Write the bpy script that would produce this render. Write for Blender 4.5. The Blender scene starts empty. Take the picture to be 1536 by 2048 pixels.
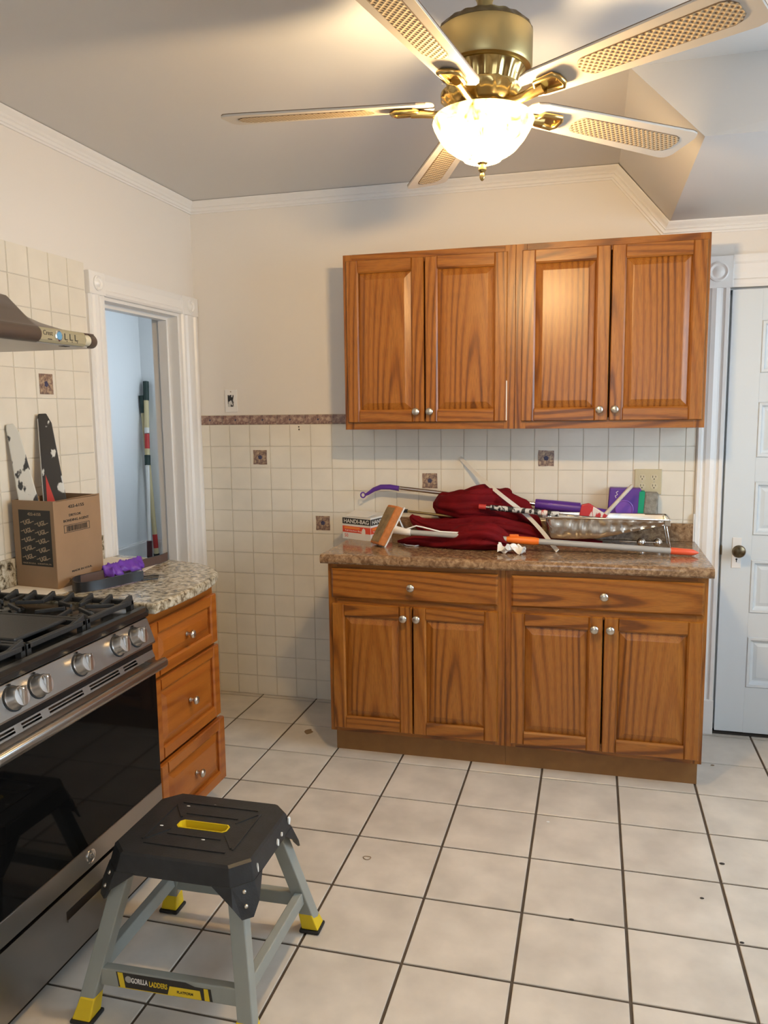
import bpy, bmesh, math, random
from mathutils import Vector, Matrix, noise
R = math.radians
random.seed(7)
scene = bpy.context.scene
COL = scene.collection

# ------------------------------------------------------------------ camera
F_PX, CX, CY = 1579.09, 768.0, 1024.0
CAM = Vector((1.9049, -3.7236, 1.4835))
YAW, PITCH, ROLL = 0.2590, 0.1286, -0.0124
_fw = Vector((-math.sin(YAW)*math.cos(PITCH), math.cos(YAW)*math.cos(PITCH), -math.sin(PITCH)))
_r0 = Vector((math.cos(YAW), math.sin(YAW), 0.0)); _u0 = _r0.cross(_fw)
_rt = math.cos(ROLL)*_r0 + math.sin(ROLL)*_u0
_up = -math.sin(ROLL)*_r0 + math.cos(ROLL)*_u0
cam_d = bpy.data.cameras.new('camera'); cam = bpy.data.objects.new('camera', cam_d); COL.objects.link(cam)
cam.matrix_world = Matrix(((_rt.x, _up.x, -_fw.x, CAM.x), (_rt.y, _up.y, -_fw.y, CAM.y), (_rt.z, _up.z, -_fw.z, CAM.z), (0, 0, 0, 1)))
cam_d.sensor_fit = 'VERTICAL'; cam_d.sensor_height = 24.0; cam_d.lens = F_PX*24.0/2048.0
cam_d.clip_start = 0.05
scene.camera = cam

def at(px, py, axis, v):
    """point where the ray through photo pixel (px,py) meets the plane coord[axis]=v"""
    d = _fw + _rt*((px-CX)/F_PX) - _up*((py-CY)/F_PX)
    return CAM + d*((v-CAM[axis])/d[axis])
def onx(px, py, v): return at(px, py, 0, v)
def ony(px, py, v): return at(px, py, 1, v)
def onz(px, py, v): return at(px, py, 2, v)

# ------------------------------------------------------------------ world, lights, exposure
world = bpy.data.worlds.new('world'); scene.world = world; world.use_nodes = True
world.node_tree.nodes['Background'].inputs[0].default_value = (0.74, 0.87, 1.0, 1)
world.node_tree.nodes['Background'].inputs[1].default_value = 3.6
scene.view_settings.view_transform = 'Standard'; scene.view_settings.look = 'None'
scene.view_settings.gamma = 1.0; scene.view_settings.use_curve_mapping = False
scene.view_settings.exposure = 0.40
DAY = (0.56, 0.79, 1.0)
def area(name, loc, target, sx, sy, power, col=DAY, spread=180):
    l = bpy.data.lights.new(name, 'AREA'); l.shape = 'RECTANGLE'; l.size = sx; l.size_y = sy; l.energy = power; l.color = col; l.spread = R(spread)
    o = bpy.data.objects.new(name, l); COL.objects.link(o); o.location = loc
    o.rotation_euler = (Vector(target)-Vector(loc)).to_track_quat('-Z', 'Y').to_euler()
    return o
# daylight at window_1 in the right wall, outside the picture; the window behind the camera and the
# stair hall's window let in the open sky alone
area('window_right_offscreen', (3.78, -1.45, 1.65), (1.2, -1.75, 0.55), 1.1, 1.2, 22, DAY, 140)

# ------------------------------------------------------------------ materials
MATS = {}
def new_mat(name):
    m = bpy.data.materials.new(name); m.use_nodes = True; MATS[name] = m
    nt = m.node_tree; return m, nt, nt.nodes['Principled BSDF']
def N(nt, typ, **kw):
    n = nt.nodes.new(typ)
    for k, v in kw.items():
        if k.startswith('i_'):
            n.inputs[k[2:].replace('_', ' ')].default_value = v
        else: setattr(n, k, v)
    return n
def c4(c): return (c[0], c[1], c[2], 1)
def plain(name, col, rough=0.5, metal=0.0, var=0.0, vscale=6.0, bump=0.0, bscale=60.0, coat=0.0, spec=None, emit=None, estr=0.0):
    m, nt, b = new_mat(name)
    b.inputs['Base Color'].default_value = c4(col); b.inputs['Roughness'].default_value = rough
    b.inputs['Metallic'].default_value = metal; b.inputs['Coat Weight'].default_value = coat
    if spec is not None: b.inputs['Specular IOR Level'].default_value = spec
    if emit: b.inputs['Emission Color'].default_value = c4(emit); b.inputs['Emission Strength'].default_value = estr
    if var or bump:
        tc = N(nt, 'ShaderNodeTexCoord')
        if var:
            nz = N(nt, 'ShaderNodeTexNoise'); nz.inputs['Scale'].default_value = vscale; nz.inputs['Detail'].default_value = 4
            oi = N(nt, 'ShaderNodeObjectInfo'); ad = N(nt, 'ShaderNodeVectorMath', operation='ADD')
            mu = N(nt, 'ShaderNodeMath', operation='MULTIPLY'); mu.inputs[1].default_value = 9.0
            nt.links.new(oi.outputs['Random'], mu.inputs[0]); nt.links.new(tc.outputs['Object'], ad.inputs[0]); nt.links.new(mu.outputs[0], ad.inputs[1])
            nt.links.new(ad.outputs[0], nz.inputs['Vector'])
            r = N(nt, 'ShaderNodeValToRGB'); r.color_ramp.elements[0].position = 0.3; r.color_ramp.elements[1].position = 0.7
            r.color_ramp.elements[0].color = c4([max(0, x*(1-var)) for x in col]); r.color_ramp.elements[1].color = c4([min(1, x*(1+var)) for x in col])
            nt.links.new(nz.outputs['Fac'], r.inputs[0]); nt.links.new(r.outputs[0], b.inputs['Base Color'])
        if bump:
            nb = N(nt, 'ShaderNodeTexNoise'); nb.inputs['Scale'].default_value = bscale; nb.inputs['Detail'].default_value = 3
            bp = N(nt, 'ShaderNodeBump'); bp.inputs['Strength'].default_value = bump; bp.inputs['Distance'].default_value = 0.01
            nt.links.new(tc.outputs['Object'], nb.inputs['Vector']); nt.links.new(nb.outputs['Fac'], bp.inputs['Height']); nt.links.new(bp.outputs[0], b.inputs['Normal'])
    return m
def wood(name, light, mid, dark, axis='Z', scale=13.0, rough=0.32, stretch=0.09, amount=0.85, pore=0.25):
    m, nt, b = new_mat(name)
    tc = N(nt, 'ShaderNodeTexCoord'); oi = N(nt, 'ShaderNodeObjectInfo')
    comb = N(nt, 'ShaderNodeCombineXYZ')
    def rnd(mul, off, sock, seed):
        a = N(nt, 'ShaderNodeMath', operation='MULTIPLY'); a.inputs[1].default_value = seed
        fr = N(nt, 'ShaderNodeMath', operation='FRACT'); s = N(nt, 'ShaderNodeMath', operation='MULTIPLY_ADD')
        s.inputs[1].default_value = mul; s.inputs[2].default_value = off
        nt.links.new(oi.outputs['Random'], a.inputs[0]); nt.links.new(a.outputs[0], fr.inputs[0]); nt.links.new(fr.outputs[0], s.inputs[0])
        nt.links.new(s.outputs[0], comb.inputs[sock])
    if axis == 'Z': rnd(0.26, -0.13, 0, 17.3); rnd(0.05, 0.0, 1, 5.1); rnd(0.9, -0.45, 2, 31.7); sc = (1, 1, stretch)
    elif axis == 'X': rnd(0.9, -0.45, 0, 17.3); rnd(0.05, 0.0, 1, 5.1); rnd(0.16, -0.08, 2, 31.7); sc = (stretch, 1, 1)
    else: rnd(0.05, 0.0, 0, 17.3); rnd(0.9, -0.45, 1, 5.1); rnd(0.16, -0.08, 2, 31.7); sc = (1, stretch, 1)
    ad = N(nt, 'ShaderNodeVectorMath', operation='ADD'); nt.links.new(tc.outputs['Object'], ad.inputs[0]); nt.links.new(comb.outputs[0], ad.inputs[1])
    mp = N(nt, 'ShaderNodeVectorMath', operation='MULTIPLY'); mp.inputs[1].default_value = sc; nt.links.new(ad.outputs[0], mp.inputs[0])
    wob = N(nt, 'ShaderNodeTexNoise'); wob.inputs['Scale'].default_value = 5.0; wob.inputs['Detail'].default_value = 2.0; nt.links.new(mp.outputs[0], wob.inputs['Vector'])
    wsc = N(nt, 'ShaderNodeVectorMath', operation='SCALE'); wsc.inputs['Scale'].default_value = 0.07; nt.links.new(wob.outputs['Color'], wsc.inputs[0])
    wad = N(nt, 'ShaderNodeVectorMath', operation='ADD'); nt.links.new(mp.outputs[0], wad.inputs[0]); nt.links.new(wsc.outputs[0], wad.inputs[1])
    wv = N(nt, 'ShaderNodeTexWave', wave_type='RINGS', rings_direction='X' if axis == 'Y' else 'Y', wave_profile='SIN')
    wv.inputs['Scale'].default_value = scale; wv.inputs['Distortion'].default_value = 1.2; wv.inputs['Detail'].default_value = 2.0; wv.inputs['Detail Scale'].default_value = 2.5; wv.inputs['Detail Roughness'].default_value = 0.6
    nt.links.new(wad.outputs[0], wv.inputs['Vector'])
    big = N(nt, 'ShaderNodeTexNoise'); big.inputs['Scale'].default_value = 10.0; big.inputs['Detail'].default_value = 3; nt.links.new(mp.outputs[0], big.inputs['Vector'])
    mx = N(nt, 'ShaderNodeMath', operation='MULTIPLY'); nt.links.new(wv.outputs['Fac'], mx.inputs[0]); nt.links.new(big.outputs['Fac'], mx.inputs[1])
    rp = N(nt, 'ShaderNodeValToRGB'); e = rp.color_ramp.elements
    e[0].position = 0.12; e[0].color = c4(light); e[1].position = 0.40; e[1].color = c4(mid)
    n3 = e.new(0.58); n3.color = c4(dark)
    nt.links.new(mx.outputs[0], rp.inputs[0])
    fm = N(nt, 'ShaderNodeVectorMath', operation='MULTIPLY'); k = 9.0
    fm.inputs[1].default_value = (k if axis != 'X' else 0.5, k if axis != 'Y' else 0.5, k if axis != 'Z' else 0.5); nt.links.new(ad.outputs[0], fm.inputs[0])
    pz = N(nt, 'ShaderNodeTexNoise'); pz.inputs['Scale'].default_value = 45.0; pz.inputs['Detail'].default_value = 2; nt.links.new(fm.outputs[0], pz.inputs['Vector'])
    pr = N(nt, 'ShaderNodeValToRGB'); pr.color_ramp.elements[0].position = 0.38; pr.color_ramp.elements[0].color = (1-pore, 1-pore, 1-pore, 1); pr.color_ramp.elements[1].position = 0.55
    nt.links.new(pz.outputs['Fac'], pr.inputs[0])
    ml = N(nt, 'ShaderNodeMixRGB', blend_type='MULTIPLY'); ml.inputs[0].default_value = amount
    nt.links.new(rp.outputs[0], ml.inputs[1]); nt.links.new(pr.outputs[0], ml.inputs[2]); nt.links.new(ml.outputs[0], b.inputs['Base Color'])
    b.inputs['Roughness'].default_value = rough
    bp = N(nt, 'ShaderNodeBump'); bp.inputs['Strength'].default_value = 0.06; bp.inputs['Distance'].default_value = 0.002
    nt.links.new(pz.outputs['Fac'], bp.inputs['Height']); nt.links.new(bp.outputs[0], b.inputs['Normal'])
    return m
def speckle(name, cols, scale=60.0, rough=0.15, bump=0.0):
    """stone-like speckle: noise through a stepped ramp. cols = [(pos, rgb), ...]"""
    m, nt, b = new_mat(name)
    tc = N(nt, 'ShaderNodeTexCoord')
    n1 = N(nt, 'ShaderNodeTexNoise'); n1.inputs['Scale'].default_value = scale; n1.inputs['Detail'].default_value = 5; n1.inputs['Roughness'].default_value = 0.65
    n1.inputs['Distortion'].default_value = 0.6
    rp = N(nt, 'ShaderNodeValToRGB'); e = rp.color_ramp.elements
    e[0].position = cols[0][0]; e[0].color = c4(cols[0][1]); e[1].position = cols[-1][0]; e[1].color = c4(cols[-1][1])
    for p, c in cols[1:-1]: q = e.new(p); q.color = c4(c)
    nt.links.new(tc.outputs['Object'], n1.inputs['Vector']); nt.links.new(n1.outputs['Fac'], rp.inputs[0]); nt.links.new(rp.outputs[0], b.inputs['Base Color'])
    b.inputs['Roughness'].default_value = rough
    if bump:
        bp = N(nt, 'ShaderNodeBump'); bp.inputs['Strength'].default_value = bump; bp.inputs['Distance'].default_value = 0.004
        nt.links.new(n1.outputs['Fac'], bp.inputs['Height']); nt.links.new(bp.outputs[0], b.inputs['Normal'])
    return m

WALL = plain('wall_paint', (0.80, 0.765, 0.715), 0.55, bump=0.03, bscale=90)
CEIL = plain('ceiling_paint', (0.70, 0.685, 0.665), 0.7, bump=0.03, bscale=70)
TRIM = plain('trim_paint', (0.84, 0.83, 0.81), 0.32, bump=0.02, bscale=40)
DOORW = plain('door_paint', (0.70, 0.76, 0.80), 0.3, bump=0.02, bscale=30)
HALLW = plain('hall_paint', (0.82, 0.84, 0.85), 0.5)
WTILE = plain('wall_tile_glaze', (0.79, 0.745, 0.645), 0.2, var=0.035, vscale=9, bump=0.05, bscale=14)
WGROUT = plain('wall_grout', (0.60, 0.55, 0.46), 0.8, var=0.1)
FTILE = plain('floor_tile_glaze', (0.62, 0.565, 0.49), 0.28, var=0.13, vscale=7.0, bump=0.05, bscale=25)
FGROUT = plain('floor_grout', (0.085, 0.062, 0.042), 0.9, var=0.2, vscale=20)
DECO = speckle('decor_tile', [(0.36, (0.13, 0.085, 0.08)), (0.5, (0.30, 0.20, 0.15)), (0.62, (0.50, 0.38, 0.25))], 75, 0.3)
DECOB = plain('decor_flower', (0.055, 0.055, 0.115), 0.4)
BORD = speckle('border_tile', [(0.36, (0.15, 0.085, 0.08)), (0.5, (0.31, 0.20, 0.17)), (0.64, (0.50, 0.38, 0.29))], 60, 0.3)
OAKV = wood('oak_vertical', (0.355, 0.131, 0.019), (0.30, 0.099, 0.011), (0.155, 0.047, 0.006), 'Z')
OAKH = wood('oak_horizontal', (0.345, 0.125, 0.018), (0.29, 0.095, 0.011), (0.150, 0.045, 0.006), 'X')
CHERRY = wood('cherry_horizontal', (0.36, 0.108, 0.014), (0.32, 0.090, 0.011), (0.25, 0.064, 0.008), 'Y', scale=7, rough=0.3, pore=0.1)
KICK = plain('toe_kick_board', (0.27, 0.125, 0.034), 0.5, var=0.08, vscale=25)
LAMI = speckle('laminate_brown', [(0.36, (0.14, 0.075, 0.035)), (0.5, (0.25, 0.15, 0.08)), (0.64, (0.38, 0.25, 0.14))], 55, 0.14)
GRAN = speckle('granite', [(0.33, (0.04, 0.034, 0.026)), (0.43, (0.21, 0.17, 0.11)), (0.51, (0.42, 0.37, 0.27)), (0.64, (0.60, 0.56, 0.46))], 48, 0.2)
NICK = plain('brushed_nickel', (0.62, 0.58, 0.52), 0.28, 1.0)
CHROME = plain('chrome', (0.8, 0.8, 0.8), 0.1, 1.0)
KSTEEL = plain('knob_steel', (0.64, 0.63, 0.62), 0.3, 1.0)
STEEL = plain('stainless_steel', (0.36, 0.345, 0.33), 0.3, 1.0, var=0.05, vscale=4)
BRASS = plain('antique_brass', (0.52, 0.375, 0.15), 0.24, 1.0)
BRASSB = plain('brushed_brass', (0.46, 0.36, 0.17), 0.4, 1.0)
BLACKG = plain('black_enamel', (0.012, 0.013, 0.014), 0.18)
IRON = plain('cast_iron', (0.022, 0.023, 0.024), 0.5, bump=0.1, bscale=200)
GLASSB = plain('black_oven_glass', (0.004, 0.004, 0.004), 0.05, spec=0.10)
BLACKP = plain('black_plastic', (0.016, 0.017, 0.019), 0.48, bump=0.08, bscale=220, var=0.25, vscale=30)
RUBBER = plain('black_rubber', (0.012, 0.012, 0.012), 0.7)
YELLOW = plain('yellow_plastic', (0.72, 0.52, 0.01), 0.4)
GREYP = plain('grey_painted_steel', (0.29, 0.305, 0.275), 0.42, var=0.05, vscale=12)
WHITEP = plain('white_plastic', (0.80, 0.79, 0.76), 0.4)
WHITEPAINT = plain('dried_white_paint', (0.82, 0.82, 0.79), 0.5, bump=0.2, bscale=120)
CARD = plain('cardboard', (0.31, 0.195, 0.11), 0.75, var=0.05, vscale=12)
PRINT = plain('black_print', (0.02, 0.018, 0.016), 0.6)
PRINTC = plain('card_colour_print', (0.42, 0.31, 0.20), 0.7)
RED = plain('dark_red_fabric', (0.135, 0.003, 0.006), 0.75, var=0.2, vscale=14, bump=0.12, bscale=300, spec=0.15)
PURPLE = plain('purple_plastic', (0.10, 0.03, 0.28), 0.35)
PURPLEL = plain('light_purple_rubber', (0.19, 0.07, 0.42), 0.45)
PURPLEG = plain('purple_nitrile', (0.13, 0.035, 0.38), 0.45, bump=0.2, bscale=80)
GREEN = plain('green_scrub_pad', (0.0, 0.30, 0.16), 0.7)
SPONGEG = plain('grey_sponge', (0.26, 0.25, 0.22), 0.9, var=0.25, vscale=60, bump=0.4, bscale=150)
SPONGEO = plain('orange_sponge', (0.55, 0.19, 0.05), 0.85, var=0.15, vscale=60, bump=0.3, bscale=160)
SPONGED = plain('dirty_sponge_face', (0.28, 0.19, 0.09), 0.9, var=0.3, vscale=30, bump=0.4, bscale=150)
ORANGE = plain('orange_plastic', (0.78, 0.16, 0.012), 0.4)
ORANGER = plain('orange_red_tip', (0.75, 0.10, 0.035), 0.4)
GREYT = plain('grey_tube', (0.36, 0.35, 0.33), 0.4)
WOODP = plain('pale_stick_wood', (0.60, 0.55, 0.47), 0.7, var=0.15, vscale=40)
TISSUE = plain('white_tissue', (0.84, 0.84, 0.81), 0.8, bump=0.3, bscale=60)
PAPER = plain('white_paper', (0.78, 0.73, 0.66), 0.7)
LEATH = plain('black_leather', (0.014, 0.014, 0.016), 0.38)
LEATHB = plain('brown_leather_back', (0.085, 0.05, 0.04), 0.6)
KHAKI = plain('khaki_panel', (0.31, 0.29, 0.20), 0.4, 0.0)
HOODB = plain('hood_brown', (0.145, 0.115, 0.10), 0.33, 0.55)
HOODD = plain('hood_dark_brown', (0.075, 0.055, 0.045), 0.35)
HOODU = plain('hood_underside', (0.50, 0.47, 0.43), 0.4, 0.3)
BEIGEP = plain('beige_cover_plate', (0.56, 0.50, 0.33), 0.4)
BEIGES = plain('beige_socket', (0.60, 0.54, 0.38), 0.35)
DARKHOLE = plain('dark_hole', (0.01, 0.01, 0.01), 0.8)  # flat near-black put in for the shade inside small holes
BLADE = plain('fan_blade_paint', (0.54, 0.50, 0.45), 0.4, var=0.03)
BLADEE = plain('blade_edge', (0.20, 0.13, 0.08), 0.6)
PGREEN = plain('dark_green_grip', (0.012, 0.035, 0.03), 0.5)
CREAM = plain('cream_fibreglass', (0.62, 0.52, 0.29), 0.4)
REDL = plain('red_label', (0.50, 0.035, 0.03), 0.45)
DKRED = plain('dark_maroon_tip', (0.06, 0.012, 0.015), 0.5)
HBRED = plain('box_red_print', (0.72, 0.075, 0.03), 0.5)
HBORA = plain('box_orange_print', (0.85, 0.25, 0.04), 0.5)
HBWHITE = plain('box_white_card', (0.76, 0.74, 0.69), 0.55)
BLUEBTN = plain('blue_button_plastic', (0.13, 0.33, 0.56), 0.12)  # glossy blue plastic; the button gives off no light
CHIPGAP = plain('dark_debris_and_gap', (0.03, 0.025, 0.02), 0.8)
CHIPB = plain('brown_debris', (0.23, 0.15, 0.075), 0.7)
ALU = plain('aluminium_tray', (0.86, 0.85, 0.81), 0.27, 1.0)
KNOBB = plain('aged_brass_knob', (0.16, 0.12, 0.07), 0.3, 0.9, var=0.5, vscale=40)
FLANDING = plain('landing_floor', (0.55, 0.56, 0.56), 0.5)

def paint_smear(name, base, paint, cut, scale):
    m, nt, b = new_mat(name)
    tc = N(nt, 'ShaderNodeTexCoord'); n1 = N(nt, 'ShaderNodeTexNoise'); n1.inputs['Scale'].default_value = scale; n1.inputs['Detail'].default_value = 4
    mp = N(nt, 'ShaderNodeMapping'); mp.inputs['Scale'].default_value = (1, 1, 0.45)
    rp = N(nt, 'ShaderNodeValToRGB'); rp.color_ramp.elements[0].position = cut-0.015; rp.color_ramp.elements[1].position = cut+0.015
    rp.color_ramp.elements[0].color = c4(base); rp.color_ramp.elements[1].color = c4(paint)
    nt.links.new(tc.outputs['Object'], mp.inputs[0]); nt.links.new(mp.outputs[0], n1.inputs['Vector']); nt.links.new(n1.outputs['Fac'], rp.inputs[0]); nt.links.new(rp.outputs[0], b.inputs['Base Color'])
    b.inputs['Roughness'].default_value = 0.5
    return m
SMEARK = paint_smear('black_with_paint_smears', (0.012, 0.012, 0.014), (0.66, 0.67, 0.64), 0.60, 30)
SMEARW = paint_smear('white_paint_over_black', (0.03, 0.03, 0.03), (0.62, 0.61, 0.55), 0.42, 22)
SMEARR = paint_smear('red_with_white_paint', (0.50, 0.03, 0.035), (0.74, 0.66, 0.60), 0.56, 35)
SMEARG = paint_smear('grip_with_paint', (0.02, 0.02, 0.024), (0.6, 0.6, 0.58), 0.52, 55)
def cane_mat():
    m, nt, b = new_mat('woven_cane')
    tc = N(nt, 'ShaderNodeTexCoord'); mp = N(nt, 'ShaderNodeMapping'); mp.inputs['Rotation'].default_value = (0, 0, R(45)); mp.inputs['Scale'].default_value = (92, 92, 92)
    fr = N(nt, 'ShaderNodeVectorMath', operation='FRACTION'); sb = N(nt, 'ShaderNodeVectorMath', operation='SUBTRACT'); sb.inputs[1].default_value = (0.5, 0.5, 0)
    mul = N(nt, 'ShaderNodeVectorMath', operation='MULTIPLY'); mul.inputs[1].default_value = (1, 1, 0)
    ln = N(nt, 'ShaderNodeVectorMath', operation='LENGTH')
    rp = N(nt, 'ShaderNodeValToRGB'); rp.color_ramp.elements[0].position = 0.22; rp.color_ramp.elements[1].position = 0.34
    rp.color_ramp.elements[0].color = (0.16, 0.10, 0.055, 1); rp.color_ramp.elements[1].color = (0.48, 0.38, 0.25, 1)
    nt.links.new(tc.outputs['Object'], mp.inputs[0]); nt.links.new(mp.outputs[0], fr.inputs[0]); nt.links.new(fr.outputs[0], sb.inputs[0]); nt.links.new(sb.outputs[0], mul.inputs[0]); nt.links.new(mul.outputs[0], ln.inputs[0])
    nt.links.new(ln.outputs['Value'], rp.inputs[0]); nt.links.new(rp.outputs[0], b.inputs['Base Color'])
    bp = N(nt, 'ShaderNodeBump'); bp.inputs['Strength'].default_value = 0.7; bp.inputs['Distance'].default_value = 0.004
    nt.links.new(ln.outputs['Value'], bp.inputs['Height']); nt.links.new(bp.outputs[0], b.inputs['Normal'])
    b.inputs['Roughness'].default_value = 0.6
    return m
CANE = cane_mat()
def lampglass():
    m = bpy.data.materials.new('alabaster_lamp_glass'); m.use_nodes = True; nt = m.node_tree; nt.nodes.clear()
    out = N(nt, 'ShaderNodeOutputMaterial'); tr = N(nt, 'ShaderNodeBsdfTransparent'); tr.inputs[0].default_value = (1.0, 0.90, 0.74, 1)
    tc = N(nt, 'ShaderNodeTexCoord'); nz = N(nt, 'ShaderNodeTexNoise'); nz.inputs['Scale'].default_value = 14; nz.inputs['Detail'].default_value = 3; nz.inputs['Distortion'].default_value = 2.0
    nt.links.new(tc.outputs['Object'], nz.inputs['Vector'])
    rp = N(nt, 'ShaderNodeValToRGB'); rp.color_ramp.elements[0].position = 0.35; rp.color_ramp.elements[1].position = 0.6
    rp.color_ramp.elements[0].color = (0.030, 0.020, 0.004, 1); rp.color_ramp.elements[1].color = (0.20, 0.175, 0.10, 1)
    nt.links.new(nz.outputs['Fac'], rp.inputs[0])
    tl = N(nt, 'ShaderNodeBsdfTranslucent'); nt.links.new(rp.outputs[0], tl.inputs[0])
    mx = N(nt, 'ShaderNodeMixShader'); mx.inputs[0].default_value = 0.45
    nt.links.new(tr.outputs[0], mx.inputs[1]); nt.links.new(tl.outputs[0], mx.inputs[2]); nt.links.new(mx.outputs[0], out.inputs[0])
    return m
LAMPG = lampglass()
def pane_mat():
    m = bpy.data.materials.new('window_pane'); m.use_nodes = True; nt = m.node_tree; nt.nodes.clear()
    out = N(nt, 'ShaderNodeOutputMaterial'); tr = N(nt, 'ShaderNodeBsdfTransparent'); gl = N(nt, 'ShaderNodeBsdfGlossy'); gl.inputs['Roughness'].default_value = 0.02
    mx = N(nt, 'ShaderNodeMixShader'); mx.inputs[0].default_value = 0.06
    nt.links.new(tr.outputs[0], mx.inputs[1]); nt.links.new(gl.outputs[0], mx.inputs[2]); nt.links.new(mx.outputs[0], out.inputs[0])
    return m
PANE = pane_mat()

# ------------------------------------------------------------------ mesh builder
WL = {}   # world location of each object made here
class MB:
    def __init__(s, M=None): s.v = []; s.f = []; s.M = M or Matrix.Identity(4)
    def add(s, vs, fs):
        o = len(s.v); s.v += [s.M @ Vector(p) for p in vs]; s.f += [tuple(i+o for i in f) for f in fs]; return s
    def box(s, x0, x1, y0, y1, z0, z1):
        return s.add([(x0,y0,z0),(x1,y0,z0),(x1,y1,z0),(x0,y1,z0),(x0,y0,z1),(x1,y0,z1),(x1,y1,z1),(x0,y1,z1)],
                     [(0,3,2,1),(4,5,6,7),(0,1,5,4),(1,2,6,5),(2,3,7,6),(3,0,4,7)])
    def hexa(s, p): return s.add(p, [(0,3,2,1),(4,5,6,7),(0,1,5,4),(1,2,6,5),(2,3,7,6),(3,0,4,7)])
    def bar(s, p0, p1, w, h, up=(0,0,1), w1=None, h1=None):
        p0 = Vector(p0); p1 = Vector(p1); d = (p1-p0).normalized(); u = Vector(up)
        a = d.cross(u)
        if a.length < 1e-4: a = d.cross(Vector((1,0,0)))
        a.normalize(); b = a.cross(d).normalized(); w1 = w1 or w; h1 = h1 or h
        q = []
        for p, ww, hh in ((p0, w, h), (p1, w1, h1)):
            q += [p-a*ww/2-b*hh/2, p+a*ww/2-b*hh/2, p+a*ww/2+b*hh/2, p-a*ww/2+b*hh/2]
        return s.add(q, [(0,3,2,1),(4,5,6,7),(0,1,5,4),(1,2,6,5),(2,3,7,6),(3,0,4,7)])
    def cyl(s, p0, p1, r0, r1=None, n=16):
        p0 = Vector(p0); p1 = Vector(p1); r1 = r0 if r1 is None else r1; d = (p1-p0).normalized()
        a = d.orthogonal().normalized(); b = d.cross(a)
        vs = []; fs = []
        for p, r in ((p0, r0), (p1, r1)):
            for i in range(n):
                t = 2*math.pi*i/n; vs.append(p+a*(r*math.cos(t))+b*(r*math.sin(t)))
        for i in range(n): j = (i+1) % n; fs.append((i, j, n+j, n+i))
        fs += [tuple(range(n))[::-1], tuple(range(n, 2*n))]
        return s.add(vs, fs)
    def tube(s, pts, r, n=10, closed=False, flat=1.0):
        pts = [Vector(p) for p in pts]; m = len(pts); vs = []; fs = []; rs = r if isinstance(r, (list, tuple)) else [r]*m
        nrm = None
        for i, p in enumerate(pts):
            if closed: t = pts[(i+1) % m]-pts[i-1]
            else: t = pts[min(i+1, m-1)]-pts[max(i-1, 0)]
            t.normalize()
            if nrm is None: nrm = t.orthogonal().normalized()
            nrm = (nrm-t*nrm.dot(t)).normalized(); b = t.cross(nrm)
            for k in range(n):
                a = 2*math.pi*k/n; vs.append(p+nrm*(rs[i]*math.cos(a))+b*(rs[i]*flat*math.sin(a)))
        for i in range(m if closed else m-1):
            i2 = (i+1) % m
            for k in range(n): k2 = (k+1) % n; fs.append((i*n+k, i*n+k2, i2*n+k2, i2*n+k))
        if not closed: fs += [tuple(range(n))[::-1], tuple(range((m-1)*n, m*n))]
        return s.add(vs, fs)
    def lathe(s, prof, n=48, c=(0,0,0), mod=None, caps=True):
        vs = []; fs = []; m = len(prof)
        for i, (r, z) in enumerate(prof):
            for k in range(n):
                a = 2*math.pi*k/n; rr = r*(mod(i, a) if mod else 1.0)
                vs.append((c[0]+rr*math.cos(a), c[1]+rr*math.sin(a), c[2]+z))
        for i in range(m-1):
            for k in range(n): k2 = (k+1) % n; fs.append((i*n+k, i*n+k2, (i+1)*n+k2, (i+1)*n+k))
        if caps: fs += [tuple(range(n))[::-1], tuple(range((m-1)*n, m*n))]
        return s.add(vs, fs)
    def prism(s, poly, z0, z1):
        n = len(poly)
        vs = [(p[0], p[1], z0) for p in poly]+[(p[0], p[1], z1) for p in poly]
        fs = [tuple(range(n))[::-1], tuple(range(n, 2*n))]+[(i, (i+1) % n, n+(i+1) % n, n+i) for i in range(n)]
        return s.add(vs, fs)
    def prof_y(s, poly, y0, y1):       # polygon in (x,z) extruded along y
        n = len(poly)
        vs = [(p[0], y0, p[1]) for p in poly]+[(p[0], y1, p[1]) for p in poly]
        fs = [tuple(range(n)), tuple(range(n, 2*n))[::-1]]+[(i, n+i, n+(i+1) % n, (i+1) % n) for i in range(n)]
        return s.add(vs, fs)
    def sphere(s, c, r, nu=20, nv=12, sc=(1,1,1)):
        vs = []; fs = []
        for j in range(1, nv):
            t = math.pi*j/nv
            for i in range(nu):
                a = 2*math.pi*i/nu; vs.append((c[0]+r*sc[0]*math.sin(t)*math.cos(a), c[1]+r*sc[1]*math.sin(t)*math.sin(a), c[2]+r*sc[2]*math.cos(t)))
        top = len(vs); vs.append((c[0], c[1], c[2]+r*sc[2])); bot = len(vs); vs.append((c[0], c[1], c[2]-r*sc[2]))
        for j in range(nv-2):
            for i in range(nu): i2 = (i+1) % nu; fs.append((j*nu+i, (j+1)*nu+i, (j+1)*nu+i2, j*nu+i2))
        for i in range(nu): i2 = (i+1) % nu; fs.append((top, i, i2)); fs.append((bot, (nv-2)*nu+i2, (nv-2)*nu+i))
        return s.add(vs, fs)
    def ribbon(s, pts, h, th, ups=None):
        """upright strap: path pts, height h along up, thickness th"""
        pts = [Vector(p) for p in pts]; m = len(pts); vs = []; fs = []
        for i, p in enumerate(pts):
            t = (pts[min(i+1, m-1)]-pts[max(i-1, 0)]).normalized(); u = Vector(ups[i]) if ups else Vector((0,0,1))
            u = (u-t*u.dot(t)).normalized(); n = t.cross(u).normalized()
            vs += [p-n*th/2, p+n*th/2, p+n*th/2+u*h, p-n*th/2+u*h]
        for i in range(m-1):
            for k in range(4): k2 = (k+1) % 4; fs.append((4*i+k, 4*i+k2, 4*i+4+k2, 4*i+4+k))
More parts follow.
